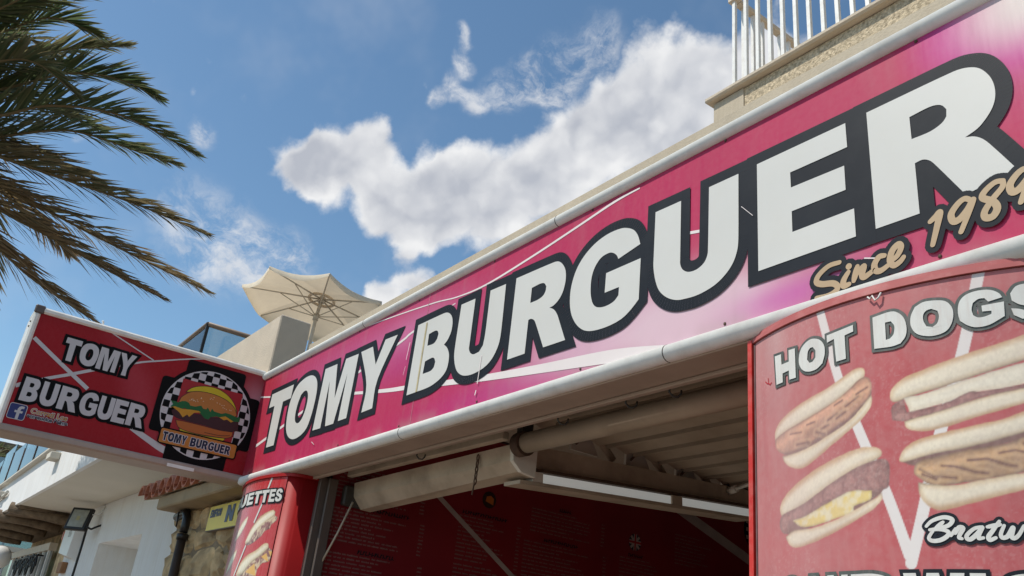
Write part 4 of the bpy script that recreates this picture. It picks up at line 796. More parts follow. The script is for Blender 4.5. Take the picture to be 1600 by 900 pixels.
def paint_food(C, U, V, kind, poly):
    poly = [tuple(p) for p in smooth_poly(poly, 75, 3)]; P = np.asarray(poly); pad = .03
    m = (U > P[:, 0].min() - pad) & (U < P[:, 0].max() + pad) & (V > P[:, 1].min() - pad) & (V < P[:, 1].max() + pad)
    if not m.any(): return C
    u, v = U[m], V[m]; w = .003 * (fbm(u * 60, v * 60) - .47); d = poly_sd(u, v, poly) + w; a = sstep(-.0015, .0020, d)
    mx = max(.006, d.max()); t = np.clip(d / mx, 0, 1); nz = fbm(u * 60, v * 60); nf = fbm(u * 220, v * 160)
    ca, cb = P[:, 0].mean(), P[:, 1].mean(); q = P - P.mean(0); ax = np.linalg.svd(q, full_matrices=False)[2]
    ax0 = ax[0] * np.sign(ax[0][0]); nrm = np.array((-ax0[1], ax0[0])); cr = (u - ca) * nrm[0] + (v - cb) * nrm[1]; al = (u - ca) * ax0[0] + (v - cb) * ax0[1]
    half = max(1e-4, np.abs(q @ nrm).max()); cr = cr / half
    B = lambda c: np.asarray(c)[None, :]
    if kind in ('top', 'bot', 'bread'):
        col = B(BUN_M) + (B(BUN_L) - B(BUN_M)) * sstep(.05, .6, t)[:, None]
        brown = sstep(-.05, .95, (cr if kind == 'top' else -cr) + .6 * (nz - .47)) * sstep(1.0, .0, t) * (.80 if kind != 'bread' else .25)
        col = col + (B(BUN_E) - col) * brown[:, None]
        low = sstep(.35, 1.1, (-cr if kind == 'top' else cr) + .5 * (nz - .47)) * .35 * sstep(.6, .0, t)
        col = col * (1 - low)[:, None]; col = col * (.80 + .28 * sstep(-.9, .5, (cr if kind == 'top' else cr * .6)))[:, None]; col = col * (1 - .45 * sstep(.22, .0, t) * (sstep(-.1, -.6, cr) if kind == 'top' else sstep(.1, .6, cr)))[:, None]
        if kind == 'bread': col = col * .45 + B((.80, .76, .62)) * .55
        col = col * (.86 + .28 * nf)[:, None]
    elif kind == 'meat':
        base = B((.62, .30, .17)) if ca < .4 else B((.50, .29, .13))
        cut = np.abs(((al * .8 + cr * half * 1.3) * (38 if ca < .4 else 17) + 2.2 * (nz - .5)) % 1 - .5)
        g = 0 * cut
        hl = np.exp(-((cr - .25) / .3) ** 2)
        col = base * (.68 + .5 * hl + .5 * (nz - .5))[:, None]; col = col * (1 - .72 * np.clip(g, 0, 1))[:, None] * (.75 + .5 * nf)[:, None]; col = col * (1 - .5 * sstep(.25, 0, t))[:, None]
    elif kind == 'bacon':
        st = .5 + .5 * np.sin(al * 120 + 14 * nz); col = B((.20, .065, .060)) + (B((.42, .20, .17)) - B((.20, .065, .060))) * (st * .5 + nz * .5)[:, None]; col = col * (.55 + .8 * nf)[:, None] * (.6 + .4 * sstep(0, .4, t))[:, None]
    elif kind == 'cheese':
        col = B((.78, .60, .16)) + (B((.80, .72, .45)) - B((.78, .60, .16))) * sstep(.35, .65, nz)[:, None]; col = col * (.75 + .25 * sstep(0, .3, t) + .2 * (nf - .5))[:, None]
    elif kind == 'gap': col = B((.14, .055, .04)) * (.6 + .8 * nz)[:, None]
    else: col = B((.5, .5, .5)) + 0 * t[:, None]
    C[m] = C[m] * (1 - a)[:, None] + col * a[:, None]
    return C
def faded(C, U, V, amt, tint):
    f = amt * (.55 + .9 * fbm(U * 9, V * 1.6)); return C * (1 - f[..., None]) + np.asarray(tint) * f[..., None]
def paint_hot(U, V):
    C = np.zeros(U.shape + (3,)) + np.array((.43, .028, .040))
    C *= (.86 + .28 * fbm(U * 14, V * 14))[..., None]
    for pts in COLUMN_STRIPES:                                                                   # white V behind the pictures
        c = catmull([(p[0], p[1], 0) for p in pts], 6); dmin = np.full(U.shape, 9.)
        for a, b in zip(c[:-1], c[1:]):
            ex, ey = b.x - a.x, b.y - a.y; t = np.clip(((U - a.x) * ex + (V - a.y) * ey) / (ex * ex + ey * ey), 0, 1); dmin = np.minimum(dmin, np.hypot(U - a.x - t * ex, V - a.y - t * ey))
        C = lay(C, sstep(.0125, .0105, dmin), (.76, .73, .70))
    for kind, poly in FOOD: C = paint_food(C, U, V, kind, poly)
    for sl in SLASHES:                                                                           # grill cuts
        P = np.asarray(sl); m = (U > P[:, 0].min() - .02) & (U < P[:, 0].max() + .02) & (V > P[:, 1].min() - .02) & (V < P[:, 1].max() + .02); u, v = U[m], V[m]; d = np.full(u.shape, 9.)
        for a, b in zip(P[:-1], P[1:]):
            e = b - a; t = np.clip(((u - a[0]) * e[0] + (v - a[1]) * e[1]) / (e @ e), 0, 1); d = np.minimum(d, np.hypot(u - a[0] - t * e[0], v - a[1] - t * e[1]))
        d = d + .002 * (fbm(u * 90, v * 90) - .47); k = (sstep(.0055, .001, d) * .45 + sstep(.0026, .0008, d) * .4)[:, None]; C[m] = C[m] * (1 - k) + np.array((.10, .035, .015)) * k
        k = (np.exp(-((d - .008) / .003) ** 2) * .25)[:, None]; C[m] = C[m] * (1 - k) + np.array((.70, .48, .26)) * k
    # sun-bleached, most towards the upper left
    f = .14 + .30 * sstep(.55, .0, U) + .14 * sstep(2.25, 2.49, V)
    C = faded(C, U, V, f, (.55, .37, .36))
    spk = sstep(.70, .82, vnoise(U * 260, V * 260)) * sstep(.45, .62, fbm(U * 7, V * 7)); C = lay(C, spk * .10, (.7, .55, .52))
    return C
M_HOT = mk_print('hot_print', .42, (.60, .47, .44), .15, spec=.3)
sheet('print', np.linspace(.012, 1.10, 500), np.linspace(1.25, 2.474, 520), CR, paint_hot, M_HOT, colR)
mk('faded_white', (.66, .65, .61), .5, .06, 12, dirt=(.52, .42, .38), dirt_amt=.4, dirt_scale=14, streak=True)
mk('faded_black', (.085, .095, .085), .5, .2, 16, dirt=(.25, .20, .19), dirt_amt=.4, dirt_scale=14, streak=True)
for ch, cs in HOT: letter_obj([smooth_poly(c) for c in cs], CR, colR, 'faded_white', 'faded_black', .0076, .0042, .0022, CR.out)
for ch, st in BRAT: script_obj(st, .0042, .0062, CR, colR, 'faded_white', 'letter_black', .0036, .0022, CR.out)
urst = [('u', [[(.672, 2.043), (.668, 2.026), (.672, 2.020), (.680, 2.026), (.686, 2.043), (.684, 2.026), (.690, 2.021)]]), ('r', [[(.694, 2.024), (.700, 2.041), (.706, 2.043), (.703, 2.026), (.708, 2.022)]]), ('s', [[(.722, 2.046), (.716, 2.040), (.722, 2.030), (.714, 2.022)]]), ('t', [[(.736, 2.060), (.728, 2.030), (.732, 2.023), (.740, 2.028)], [(.726, 2.048), (.744, 2.050)]])]
bz = [p[1] for _, st in BRAT for c in st for p in c]; dz = (min(bz) - 2.020); du = max(p[0] for _, st in BRAT for c in st for p in c) - .664
for ch, st in urst: script_obj([[(a + du, b + dz + .004) for a, b in c] for c in st], .0042, .0062, CR, colR, 'faded_white', 'letter_black', .0036, .0022, CR.out)
for ch, a, b in (('S', .118, .184), ('A', .186, .256), ('N', .264, .312), ('D', .322, .424), ('W', .436, .550), ('I', .559, .586), ('C', .602, .690), ('H', .702, .780)):
    if ch == 'N': a, b = .262, .314
    letter_obj(place(ch, a, b, 1.765, 1.866), CR, colR, 'faded_white', 'faded_black' if b < .43 else 'letter_black', .0075, .0042, .0022, CR.out)
mb = MB(); mb.tube([CR(.405, 2.470, .006), CR(.412, 2.462, .008), CR(.418, 2.468, .010), CR(.424, 2.455, .010), CR(.432, 2.460, .009), CR(.437, 2.472, .006)], .0022, 5); mb.build('loose_wire', 'faded_white', colR)
mk('red_mark', (.45, .01, .02), .5, .1, 9)
mb = MB(); stroke(mb, [(.062, 2.352), (.070, 2.345), (.078, 2.342)], .0012, CR, .001); stroke(mb, [(.075, 2.358), (.077, 2.345), (.082, 2.338), (.090, 2.342)], .0012, CR, .0011); orient(mb, CR.out); mb.build('scribble', 'red_mark', colR)

colL = thing('advertising_column', 'glossy red bow-fronted panel with baguette pictures under the sign corner', 'advertising column')
column_body(CL, colL, 0, 2.480, .30, 'red_plastic')
column_rim(CL, colL, 2.470, 2.487, .009, 'red_plastic', q1=CL.s[-2] + .02)
def paint_bag(U, V):
    C = np.zeros(U.shape + (3,)) + np.array((.50, .020, .028))
    C = lay(C, sstep(.86, .90, U), (.48, .012, .012))
    C = lay(C, sstep(.62, .40, U) * .55, (.50, .16, .18))
    for a, b in (('a', 'atop'), ('b', 'btop')):
        C = paint_food(C, U, V, 'bacon', BAGUETTE[a]); d = poly_sd(U, V, BAGUETTE[a]); mix = sstep(0, .004, d) * sstep(.35, .6, fbm(U * 60, V * 60)); C = lay(C, mix * .85, (.70, .55, .36))
        C = paint_food(C, U, V, 'top', BAGUETTE[b])
    for k in ('chz', 'chz2', 'chz3'): C = lay(C, sstep(-.001, .002, poly_sd(U, V, BAGUETTE[k])), (.74, .42, .10))
    for cu_, cv_ in ((.50, 1.70), (.47, 2.20), (.40, 2.02)): C = paint_food(C, U, V, 'top', [(cu_ - .09, cv_ - .06), (cu_ - .02, cv_ + .03), (cu_ + .09, cv_ + .07), (cu_ + .08, cv_ + .02), (cu_, cv_ - .04)])
    return C
sheet('print', np.linspace(.06, .905, 330), np.linspace(1.3, 2.468, 330), CL, paint_bag, mk_print('bag_print', .16, (.6, .4, .4), .10, spec=.55), colL)
for a, b in (((.766, 2.4685), (.716, 2.324)), ((.716, 2.324), (.668, 2.225)), ((.628, 2.105), (.549, 1.944))):
    mb = MB(); band(mb, [a, ((a[0] + b[0]) / 2, (a[1] + b[1]) / 2), b], [.016] * 3, CL, .0020); orient(mb, CL.out); mb.build('stripe', 'letter_white', colL)
for ch, a, b in (('B', .005, .085), ('A', .095, .185), ('G', .195, .29), ('U', .31, .475), ('E', .492, .595), ('T', .605, .695), ('T', .70, .775), ('E', .782, .838), ('S', .842, .898)):
    letter_obj(place(ch, a, b, 2.332, 2.402), CL, colL, 'letter_white', 'letter_black', .0085, .0058, .0034, CL.out)

# ------------------------------------------------------------------ inside the serving front
cas = thing('shutter_box', 'dirty cream shutter box under the sign, seen from below left of the lamp beam', 'shutter box')
mb = MB(); vs = []
for x, q in ((.885, [(.355, 2.412), (.345, 2.487), (.47, 2.51), (.47, 2.35), (.41, 2.352)]), (2.362, [(.355, 2.434), (.345, 2.500), (.47, 2.52), (.47, 2.385), (.40, 2.396)])): vs += [(x, a, b) for a, b in q]
mb.add(vs, [(i, (i + 1) % 5, 5 + (i + 1) % 5, 5 + i) for i in range(5)] + [(0, 1, 2, 3, 4), (5, 6, 7, 8, 9)]); recalc(mb.build('housing', 'inside_cream', cas))

mb = MB(); mb.prism([(.352, 2.430), (.343, 2.503), (.362, 2.512), (.475, 2.526), (.475, 2.383), (.40, 2.392)], 2.3625, 2.385, 0); recalc(mb.build('end_cap', 'gap_trim_white', cas))
mb = MB(); mb.bbox((.87, .30, 2.515), (2.36, .335, 2.55), .004); mb.build('guide_rail', 'inside_cream', cas)
mb = MB(); mb.bbox((.838, .30, 2.36), (.884, .48, 2.47), .008); mb.build('bracket', 'dark_metal', cas)
mb = MB(); mb.tube([(.94, .33, 2.375), (.90, .29, 2.20), (.86, .25, 2.05)], .006, 6); mb.build('pull_strap', 'inside_cream', cas)
ch = thing('chain', 'short rusty chain hanging from the shutter box', 'chain')
for k in range(5):
    z = 2.470 - k * .026; pts = []
    for j in range(9):
        t = 6.2832 * j / 8; a, b = .0075 * math.cos(t), .016 * math.sin(t); pts.append((2.13 + (a if k % 2 else 0), .338 + (0 if k % 2 else a * .8), z + b))
    mb = MB(); mb.tube(pts, .0034, 5, caps=False); mb.build('link', 'rust', ch)
mb = MB(); mb.tube([(2.13, .335, 2.352), (2.125, .333, 2.305)], .0036, 5); mb.build('pin', 'rust', ch)
ro = thing('awning_roller', 'long round awning roller tube running below the sign to the hot dog column', 'awning roller')
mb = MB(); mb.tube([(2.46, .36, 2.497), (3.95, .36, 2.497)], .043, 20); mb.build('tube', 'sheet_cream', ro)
mb = MB(); mb.tube([(2.405, .36, 2.495), (2.455, .36, 2.495)], .052, 20); mb.build('end_collar', 'rust', ro)
mb = MB(); mb.box((2.40, .345, 2.54), (2.44, .40, 2.985)); mb.build('bracket', 'dark_metal', ro)
mb = MB(); mb.bbox((2.46, .50, 2.58), (3.95, .53, 2.62), .004); mb.build('back_rail', 'sheet_cream', ro)
lb = thing('lamp_beam', 'sloping cream beam with a long fluorescent lamp box below it, running into the shop', 'lamp')
mb = MB(); mb.add([(2.30, .45, 2.43), (2.30, 2.0, 2.56), (2.30, 2.0, 2.64), (2.30, .45, 2.54), (2.24, .45, 2.43), (2.24, 2.0, 2.56), (2.24, 2.0, 2.64), (2.24, .45, 2.54)], [(0, 1, 2, 3), (7, 6, 5, 4), (0, 4, 5, 1), (1, 5, 6, 2), (2, 6, 7, 3), (3, 7, 4, 0)]); mb.build('beam', 'inside_cream', lb)
sl = math.atan2(.12, 1.5); Rx = Matrix.Rotation(sl, 3, 'X')
def slab(name, x0, x1, y0, y1, z0, z1, mat, par):
    m = MB(); c = Vector((2.28, .45, 2.38)); vs = []
    for z in (z0, z1):
        for x, y in ((x0, y0), (x1, y0), (x1, y1), (x0, y1)): vs.append(c + Rx @ (Vector((x, y, z)) - c))
    m.add(vs, [(0, 3, 2, 1), (4, 5, 6, 7), (0, 1, 5, 4), (1, 2, 6, 5), (2, 3, 7, 6), (3, 0, 4, 7)]); return m.build(name, mat, par)
slab('fixture', 2.23, 2.33, .44, 1.94, 2.420, 2.434, 'rust', lb)
slab('fixture_tray', 2.22, 2.34, .43, 1.96, 2.356, 2.372, 'inside_cream', lb)
slab('lens', 2.25, 2.333, .56, 1.35, 2.373, 2.412, 'tube_lens', lb)
slab('lens', 2.25, 2.333, 1.43, 1.93, 2.373, 2.412, 'tube_lens', lb)
slab('lens_clip', 2.246, 2.338, .50, .555, 2.373, 2.416, 'gap_trim_white', lb)
slab('lens_clip', 2.246, 2.338, 1.355, 1.425, 2.373, 2.416, 'inside_cream', lb)
mb = MB(); mb.tube([(2.31, 1.80, 2.60), (3.0, 1.72, 2.70)], .010, 8); mb.build('stay_rod', 'gap_trim_white', lb)
mb = MB(); mb.tube([(2.305, 1.80, 2.60), (2.36, 1.794, 2.608)], .020, 8); mb.build('rod_socket', 'gap_trim_white', lb)
# menu on the side wall
menu = thing('menu_board', 'dark red menu board with columns of small text on the inner side wall', 'menu board')
MP = lambda u, z, off: (.815 + off, u, z)
mb = MB(); mb.box((.803, .24, 1.1), (.815, 4.3, 2.96)); mb.build('board', 'menu_red', menu)
def words(u0, u1, z, rr, mbx, h=.010):
    u = u0
    while u < u1:
        w = rr.uniform(.015, .07); e = min(u + w, u1); k = u
        while k < e - .002:                                                       # letters of one word
            lw = rr.uniform(.004, .008); mbx.add([MP(k, z, .001), MP(min(k + lw, e), z, .001), MP(min(k + lw, e), z + h * rr.uniform(.6, 1), .001), MP(k, z + h * rr.uniform(.6, 1), .001)], [(0, 1, 2, 3)]); k += lw + .002
        u = e + rr.uniform(.006, .012)
def block(u0, u1, z0, z1, step, seed, price=True):
    rr = random.Random(seed); m = MB(); z = z1
    while z > z0:
        words(u0, u0 + (u1 - u0) * rr.uniform(.45, .88), z, rr, m)
        if price: words(u1 + .02, u1 + .05, z, rr, m)
        z -= step
    orient(m, (1, 0, 0)); m.build('menu_text', 'menu_text', menu)['kind'] = 'stuff'
def head(u0, u1, z, seed):
    rr = random.Random(seed); m = MB(); u = u0
    while u < u1:
        lw = rr.uniform(.012, .018); hh = .018
        stroke(m, [(u, z), (u + .003, z + hh)], .003, MP, .002); stroke(m, [(u, z + hh * rr.choice((0, .5, 1))), (u + lw * .8, z + hh * rr.choice((0, .5, 1)))], .0026, MP, .0021); u += lw + .003
    orient(m, (1, 0, 0)); m.build('menu_heading', 'letter_black', menu)
block(.28, .80, 2.40, 2.60, .021, 1); head(.49, .76, 2.365, 2); block(.27, .82, 2.16, 2.345, .021, 3); head(.47, .69, 2.128, 4); block(.26, .84, 1.5, 2.108, .021, 5)
head(1.12, 1.44, 2.475, 6); block(1.10, 1.52, 2.20, 2.455, .023, 7); block(1.10, 1.52, 1.6, 2.17, .023, 17)
head(1.87, 1.97, 2.622, 8); block(1.64, 2.22, 2.46, 2.60, .023, 9); head(1.76, 2.04, 2.412, 10); block(1.60, 2.25, 2.1, 2.39, .023, 11); block(2.42, 2.85, 2.1, 2.42, .024, 12, False); head(2.50, 2.64, 2.44, 14); block(2.95, 3.4, 2.45, 2.66, .025, 13, False)
for pts, w in (([(.80, 2.622), (1.2, 2.372), (1.72, 2.05)], [.030] * 3), ([(2.85, 2.89), (3.4, 2.72), (4.1, 2.505)], [.075] * 3)):
    mb = MB(); band(mb, pts, w, MP, .003); orient(mb, (1, 0, 0)); mb.build('stripe', 'menu_stripe', menu)
mb = MB(); fill(mb, [disc(1.302, 2.588, .052, 30)], MP, .002); orient(mb, (1, 0, 0)); o = mb.build('round_picture', 'em_ink', menu)
mb = MB(); fill(mb, [[(1.275, 2.575), (1.335, 2.56), (1.335, 2.60), (1.31, 2.615), (1.28, 2.605)]], MP, .003); orient(mb, (1, 0, 0)); mb.build('picture', 'em_base', o)
# round flag
mk('flag_blue', (.012, .012, .03), .5, .1, 5)
mb = MB(); fill(mb, [disc(2.555, 2.54, .058, 32)], MP, .002); orient(mb, (1, 0, 0)); fl = mb.build('flag', 'flag_blue', menu)
for k, (a, w, mt) in enumerate(((45, .009, 'menu_stripe'), (-45, .009, 'menu_stripe'), (0, .014, 'menu_stripe'), (90, .014, 'menu_stripe'), (0, .007, 'em_red'), (90, .007, 'em_red'))):
    ca, sa = math.cos(math.radians(a)), math.sin(math.radians(a)); r_ = .056
    mb = MB(); fill(mb, [[(2.555 - r_ * ca - w * sa, 2.54 - r_ * sa + w * ca), (2.555 - r_ * ca + w * sa, 2.54 - r_ * sa - w * ca), (2.555 + r_ * ca + w * sa, 2.54 + r_ * sa - w * ca), (2.555 + r_ * ca - w * sa, 2.54 + r_ * sa + w * ca)]], MP, .003 + .0004 * k); orient(mb, (1, 0, 0)); mb.build('flag_bar', mt, fl)
mb = MB(); fill(mb, [disc(3.86, 2.84, .16, 40)], MP, .002); orient(mb, (1, 0, 0)); o = mb.build('round_emblem', 'blade_black', menu)
mb = MB()
for i in range(-4, 5):
    for j in range(-4, 5):
        if (i + j) % 2 == 0 and .085 < math.hypot(i, j) * .03 < .135: mb.add([MP(3.86 + i * .03 + a, 2.84 + j * .03 + b, .003) for a, b in ((-.015, -.015), (.015, -.015), (.015, .015), (-.015, .015))], [(0, 1, 2, 3)])
orient(mb, (1, 0, 0)); mb.build('checker', 'menu_stripe', o)

# ------------------------------------------------------------------ stone house with tile canopy
sh = thing('stone_house', 'rubble stone house front with a small terracotta tile canopy behind the projecting sign', 'house')
mb = MB(); mb.box((-2.0, .222, 0), (.55, .30, 2.62)); mb.build('wall', 'mortar', sh)
rr = random.Random(11)
def rock(q, y, rr):
    """one rough quarry stone: four corners on the wall, a broken face standing proud of the joints"""
    m = MB(); nn = 5; vs = []; c = Vector((sum(p[0] for p in q) / 4, sum(p[1] for p in q) / 4)); tx, tz = rr.uniform(-.05, .05), rr.uniform(-.05, .05)
    for j in range(nn + 1):
        for i in range(nn + 1):
            fx, fz = i / nn, j / nn; a = Vector(q[0]).lerp(Vector(q[1]), fx); b = Vector(q[3]).lerp(Vector(q[2]), fx); p = a.lerp(b, fz); p = p.lerp(c, .05)
            if (fx in (0, 1)) and (fz in (0, 1)): p = p.lerp(c, .16)
            ex = min(fx, 1 - fx, fz, 1 - fz); dep = 0 if ex < .01 else .030 + (p.x - c.x) * tx + (p.y - c.y) * tz + rr.uniform(-.012, .014)
            vs.append((p.x + rr.uniform(-.008, .008), y - dep, p.y + rr.uniform(-.008, .008)))
    m.add(vs, [(j * (nn + 1) + i, j * (nn + 1) + i + 1, (j + 1) * (nn + 1) + i + 1, (j + 1) * (nn + 1) + i) for j in range(nn) for i in range(nn)], False)
    return m.build('stone', 'stone', sh)
zs = [1.3, 1.56, 1.80, 1.98, 2.20, 2.36, 2.52]; rowsx = []
grid = []
for j, z in enumerate(zs):
    n_ = 7; grid.append([(-2.04 + 2.5 * i / n_ + (rr.uniform(-.11, .11) if 0 < i < n_ else rr.uniform(-.02, .02)), z + (rr.uniform(-.06, .06) if 0 < j < len(zs) - 1 else 0)) for i in range(n_ + 1)])
for j in range(len(zs) - 1):
    for i in range(7): rock([grid[j][i], grid[j][i + 1], grid[j + 1][i + 1], grid[j + 1][i]], .224, rr)
# lintel canopy and its tiles
mb = MB(); mb.bbox((-1.98, .02, 2.505), (.2, .31, 2.605), .010); mb.build('canopy_slab', 'render_ochre', sh)
tile = None; nt_ = 11
for k in range(nt_):
    x = -2.30 + k * .205
    for cov in (0, 1):
        R = .078; m = MB(); vs = []; nn = 7; x_ = x + (.1025 if cov == 0 else 0)
        for y_, zr, sc in ((-.055 if cov else -.03, 2.632, 1.0), (.33, 2.76, .85)):
            for rad in (R, R - .014):
                for j in range(nn + 1):
                    t = math.pi * j / nn; s_ = 1 if cov else -1
                    vs.append((x_ + rad * sc * math.cos(t), y_, zr + (0 if cov else .035) + s_ * rad * sc * math.sin(t) + rr.uniform(-.002, .002)))
        n2 = nn + 1; fs = []
        for j in range(nn):
            fs += [(j, j + 1, 2 * n2 + j + 1, 2 * n2 + j), (n2 + j, 3 * n2 + j, 3 * n2 + j + 1, n2 + j + 1), (j, n2 + j, n2 + j + 1, j + 1)]
        fs += [(0, 2 * n2, 3 * n2, n2), (nn, n2 + nn, 3 * n2 + nn, 2 * n2 + nn)]
        m.add(vs, fs, False); recalc(m.build('roof_tile', 'terracotta', sh))
mb = MB(); mb.add([(-2.36, .0, 2.606), (-.12, .0, 2.606), (-.12, .31, 2.70), (-2.36, .31, 2.70), (-2.36, .0, 2.612), (-.12, .0, 2.612), (-.12, .31, 2.706), (-2.36, .31, 2.706)], [(0, 3, 2, 1), (4, 5, 6, 7), (0, 1, 5, 4), (1, 2, 6, 5), (2, 3, 7, 6), (3, 0, 4, 7)]); mb.build('tile_bed', 'render_ochre', sh)
# nameplate
pl = thing('nameplate', 'yellow plate lettered EDIFICIO on the stone wall, half hidden by the red column', 'sign')
Yp = lambda x, z, off: (x, .160 - off, z)
mb = MB(); mb.bbox((-1.03, .162, 2.300), (-.10, .196, 2.478), .003); mb.build('backing', 'aluminium', pl)
mb = MB(); fill(mb, [[(-1.022, 2.306), (-.108, 2.306), (-.108, 2.472), (-1.022, 2.472)]], Yp, .0); orient(mb, FO); mb.build('face', 'sign_yellow', pl)
x = -.985
for c_ in 'EDIFICIO':
    w_ = .020 if c_ == 'I' else .036; letter_obj(place(c_, x, x + w_ - .007, 2.395, 2.447, .006), Yp, pl, 'sign_blue', 'sign_blue', .002, .002, .0015, FO); x += w_
for c_, a, b in (('N', -.64, -.49),):
    letter_obj(place(c_, a, b, 2.345, 2.452, .006), Yp, pl, 'sign_blue', 'sign_blue', .003, .003, .0025, FO)
# drain pipe and cables
dp = thing('drain_pipe', 'black drain pipe with an elbow running down the stone wall', 'pipe')
mb = MB(); mb.tube([(-1.80, .150, 2.455), (-1.66, .150, 2.475), (-1.57, .150, 2.472), (-1.525, .150, 2.43), (-1.515, .150, 2.37), (-1.52, .150, 2.32)], .032, 12); mb.build('elbow', 'pvc_black', dp)
mb = MB(); mb.tube([(-1.52, .150, 2.31), (-1.515, .150, 2.27)], .043, 12); mb.build('collar', 'pvc_black', dp)
mk('pipe_brown', (.045, .03, .022), .55, .3, 10)
mb = MB(); mb.tube([(-1.515, .150, 2.28), (-1.50, .150, 1.9), (-1.48, .150, .02)], .033, 12); mb.build('down_pipe', 'pipe_brown', dp)
for k in range(3):
    mb = MB(); mb.tube([(-1.82, .155, 2.43 + k * .018), (-1.72, .13, 2.425 + k * .02), (-1.62, .105, 2.435 + k * .02), (-1.57, .10, 2.40 - k * .02)], .006, 6); mb.build('cable', 'pvc_black', dp)
mb = MB(); mb.tube([(-1.61, .17, 2.12), (-1.60, .17, 1.9), (-1.59, .17, .0)], .018, 8); mb.build('conduit', 'abs_white', dp)

# ------------------------------------------------------------------ white house with terrace overhang
wh = thing('white_house', 'white plastered house with deep terrace overhang and log beams behind the projecting sign', 'house')
def wallbox(a, b, nm='wall', mat='white_plaster', par=None): m = MB(); m.box(a, b); return m.build(nm, mat, par or wh)
wallbox((-3.46, .31, 0), (-2.0, .80, 2.898)); wallbox((-7.15, .31, 0), (-5.28, .80, 2.898)); wallbox((-5.28, .31, 2.453), (-3.46, .80, 2.898))
wallbox((-5.3, .75, 0), (-3.4, .85, 2.46), 'recess'); wallbox((-5.28, .312, 0), (-3.46, .75, .9), 'sill_wall')
wallbox((-7.15, -.36, 2.90), (-2.02, .9, 2.98), 'overhang', 'soffit_plaster')
wallbox((-12.6, -.40, 2.90), (-2.02, -.3605, 3.33), 'fascia'); wallbox((-12.6, -.36, 2.982), (-2.02, 1.2, 3.10), 'terrace')
mb = MB(); mb.bbox((-12.7, -.46, 3.33), (-2.0, -.28, 3.365), .008); mb.build('coping', 'soffit_plaster', wh)
mb = MB(); mb.bbox((-12.7, -.43, 3.366), (-2.0, -.30, 3.41), .008); mb.build('coping', 'coping_dark', wh)
mb = MB(); mb.box((-12.6, -.36, 2.865), (-7.16, .9, 2.93)); mb.build('log_ceiling', 'wood_log', wh)
for k in range(5):
    x = -7.05 - 1.17 * k; pts = [Vector((x - .30, -.44, 2.875)), Vector((x - .2, -.15, 2.84)), Vector((x - .08, .12, 2.81)), Vector((x, .33, 2.79))]
    pts = [p + Vector((rr.uniform(-.01, .01), 0, rr.uniform(-.008, .008))) for p in pts]
    mb = MB(); mb.tube(pts, [.066, .060, .062, .058], 10); mb.build('log_beam', 'wood_log', wh)
for x, z in ((-4.9, 3.20), (-8.9, 3.17)):
    mb = MB(); mb.bbox((x - .13, -.50, z - .035), (x + .13, -.40, z + .035), .006); mb.build('rain_spout', 'soffit_plaster', wh)
mb = MB(); mb.tube([(-9.3, -.43, 3.13), (-8.5, -.43, 3.135), (-8.35, -.43, 3.16)], .022, 8); mb.build('wall_pipe', 'soffit_plaster', wh)
# shop front further along
wallbox((-7.75, .32, 0), (-7.15, .70, 2.86), 'pier', 'stone'); wallbox((-12.6, .62, 0), (-7.75, .80, 2.86), 'back_front', 'stone')
win = MB(); win.box((-8.35, .54, 1.0), (-8.25, .62, 2.62)); win.box((-7.85, .54, 1.0), (-7.76, .62, 2.62)); win.box((-8.25, .54, 2.53), (-7.85, .62, 2.62)); win.build('window_frame', 'rail_paint', wh)
mb = MB(); mb.box((-8.25, .57, 1.0), (-7.85, .58, 2.53)); mb.build('window_pane', G_DARK, wh)
fr = MB(); fr.box((-12.4, .30, 2.52), (-8.45, .40, 2.62)); fr.build('pergola_rail', 'handrail_cream', wh)
for k in range(9):
    x = -8.6 - k * .42; mb = MB(); mb.box((x, .32, 1.0), (x + .05, .38, 2.52)); mb.build('mullion', 'rail_paint', wh)
mb = MB(); mb.box((-12.4, .35, 1.0), (-8.5, .355, 2.52)); mb.build('window_pane', G_BLUE, wh)
def scroll(cx, cz, r, turns, y=.24):
    return [(cx + r * (1 - t / (turns * 1.15)) * math.cos(6.2832 * t), y, cz + r * (1 - t / (turns * 1.15)) * math.sin(6.2832 * t)) for t in np.linspace(0, turns, 26)]
wi = thing('wrought_iron_scrolls', 'dark wrought iron scrollwork under the log beams of the white house', 'ironwork')
for k in range(4):
    x = -8.9 - k * .55
    mb = MB(); mb.tube(scroll(x, 2.30, .16, 1.6), .014, 6); mb.build('scroll', 'lamp_black', wi)
    mb = MB(); mb.tube(scroll(x - .28, 2.38, .11, 1.6), .012, 6); mb.build('scroll', 'lamp_black', wi)
mb = MB(); mb.tube([(-8.7, .24, 2.45), (-10.9, .24, 2.45)], .015, 6); mb.build('bar', 'lamp_black', wi)
for x in (-8.75, -10.85):
    mb = MB(); mb.tube([(x, .24, 2.45), (x, .31, 2.45)], .012, 6); mb.build('wall_fixing', 'lamp_black', wi)
gl = thing('globe_lamp', 'round white globe lamp at the left edge under the log beams', 'lamp')
mb = MB(); mb.sphere((-9.0, -.2, 2.36), .155, 24, 16); mb.build('globe', 'globe_white', gl)
mb = MB(); mb.tube([(-9.0, -.2, 2.20), (-9.0, -.2, 1.6), (-9.0, -.2, 0)], .035, 10); mb.build('post', 'lamp_black', gl)
mb = MB(); mb.tube([(-9.0, -.2, 2.19), (-9.0, -.2, 2.235)], [.05, .08], 12); mb.build('cup', 'lamp_black', gl)
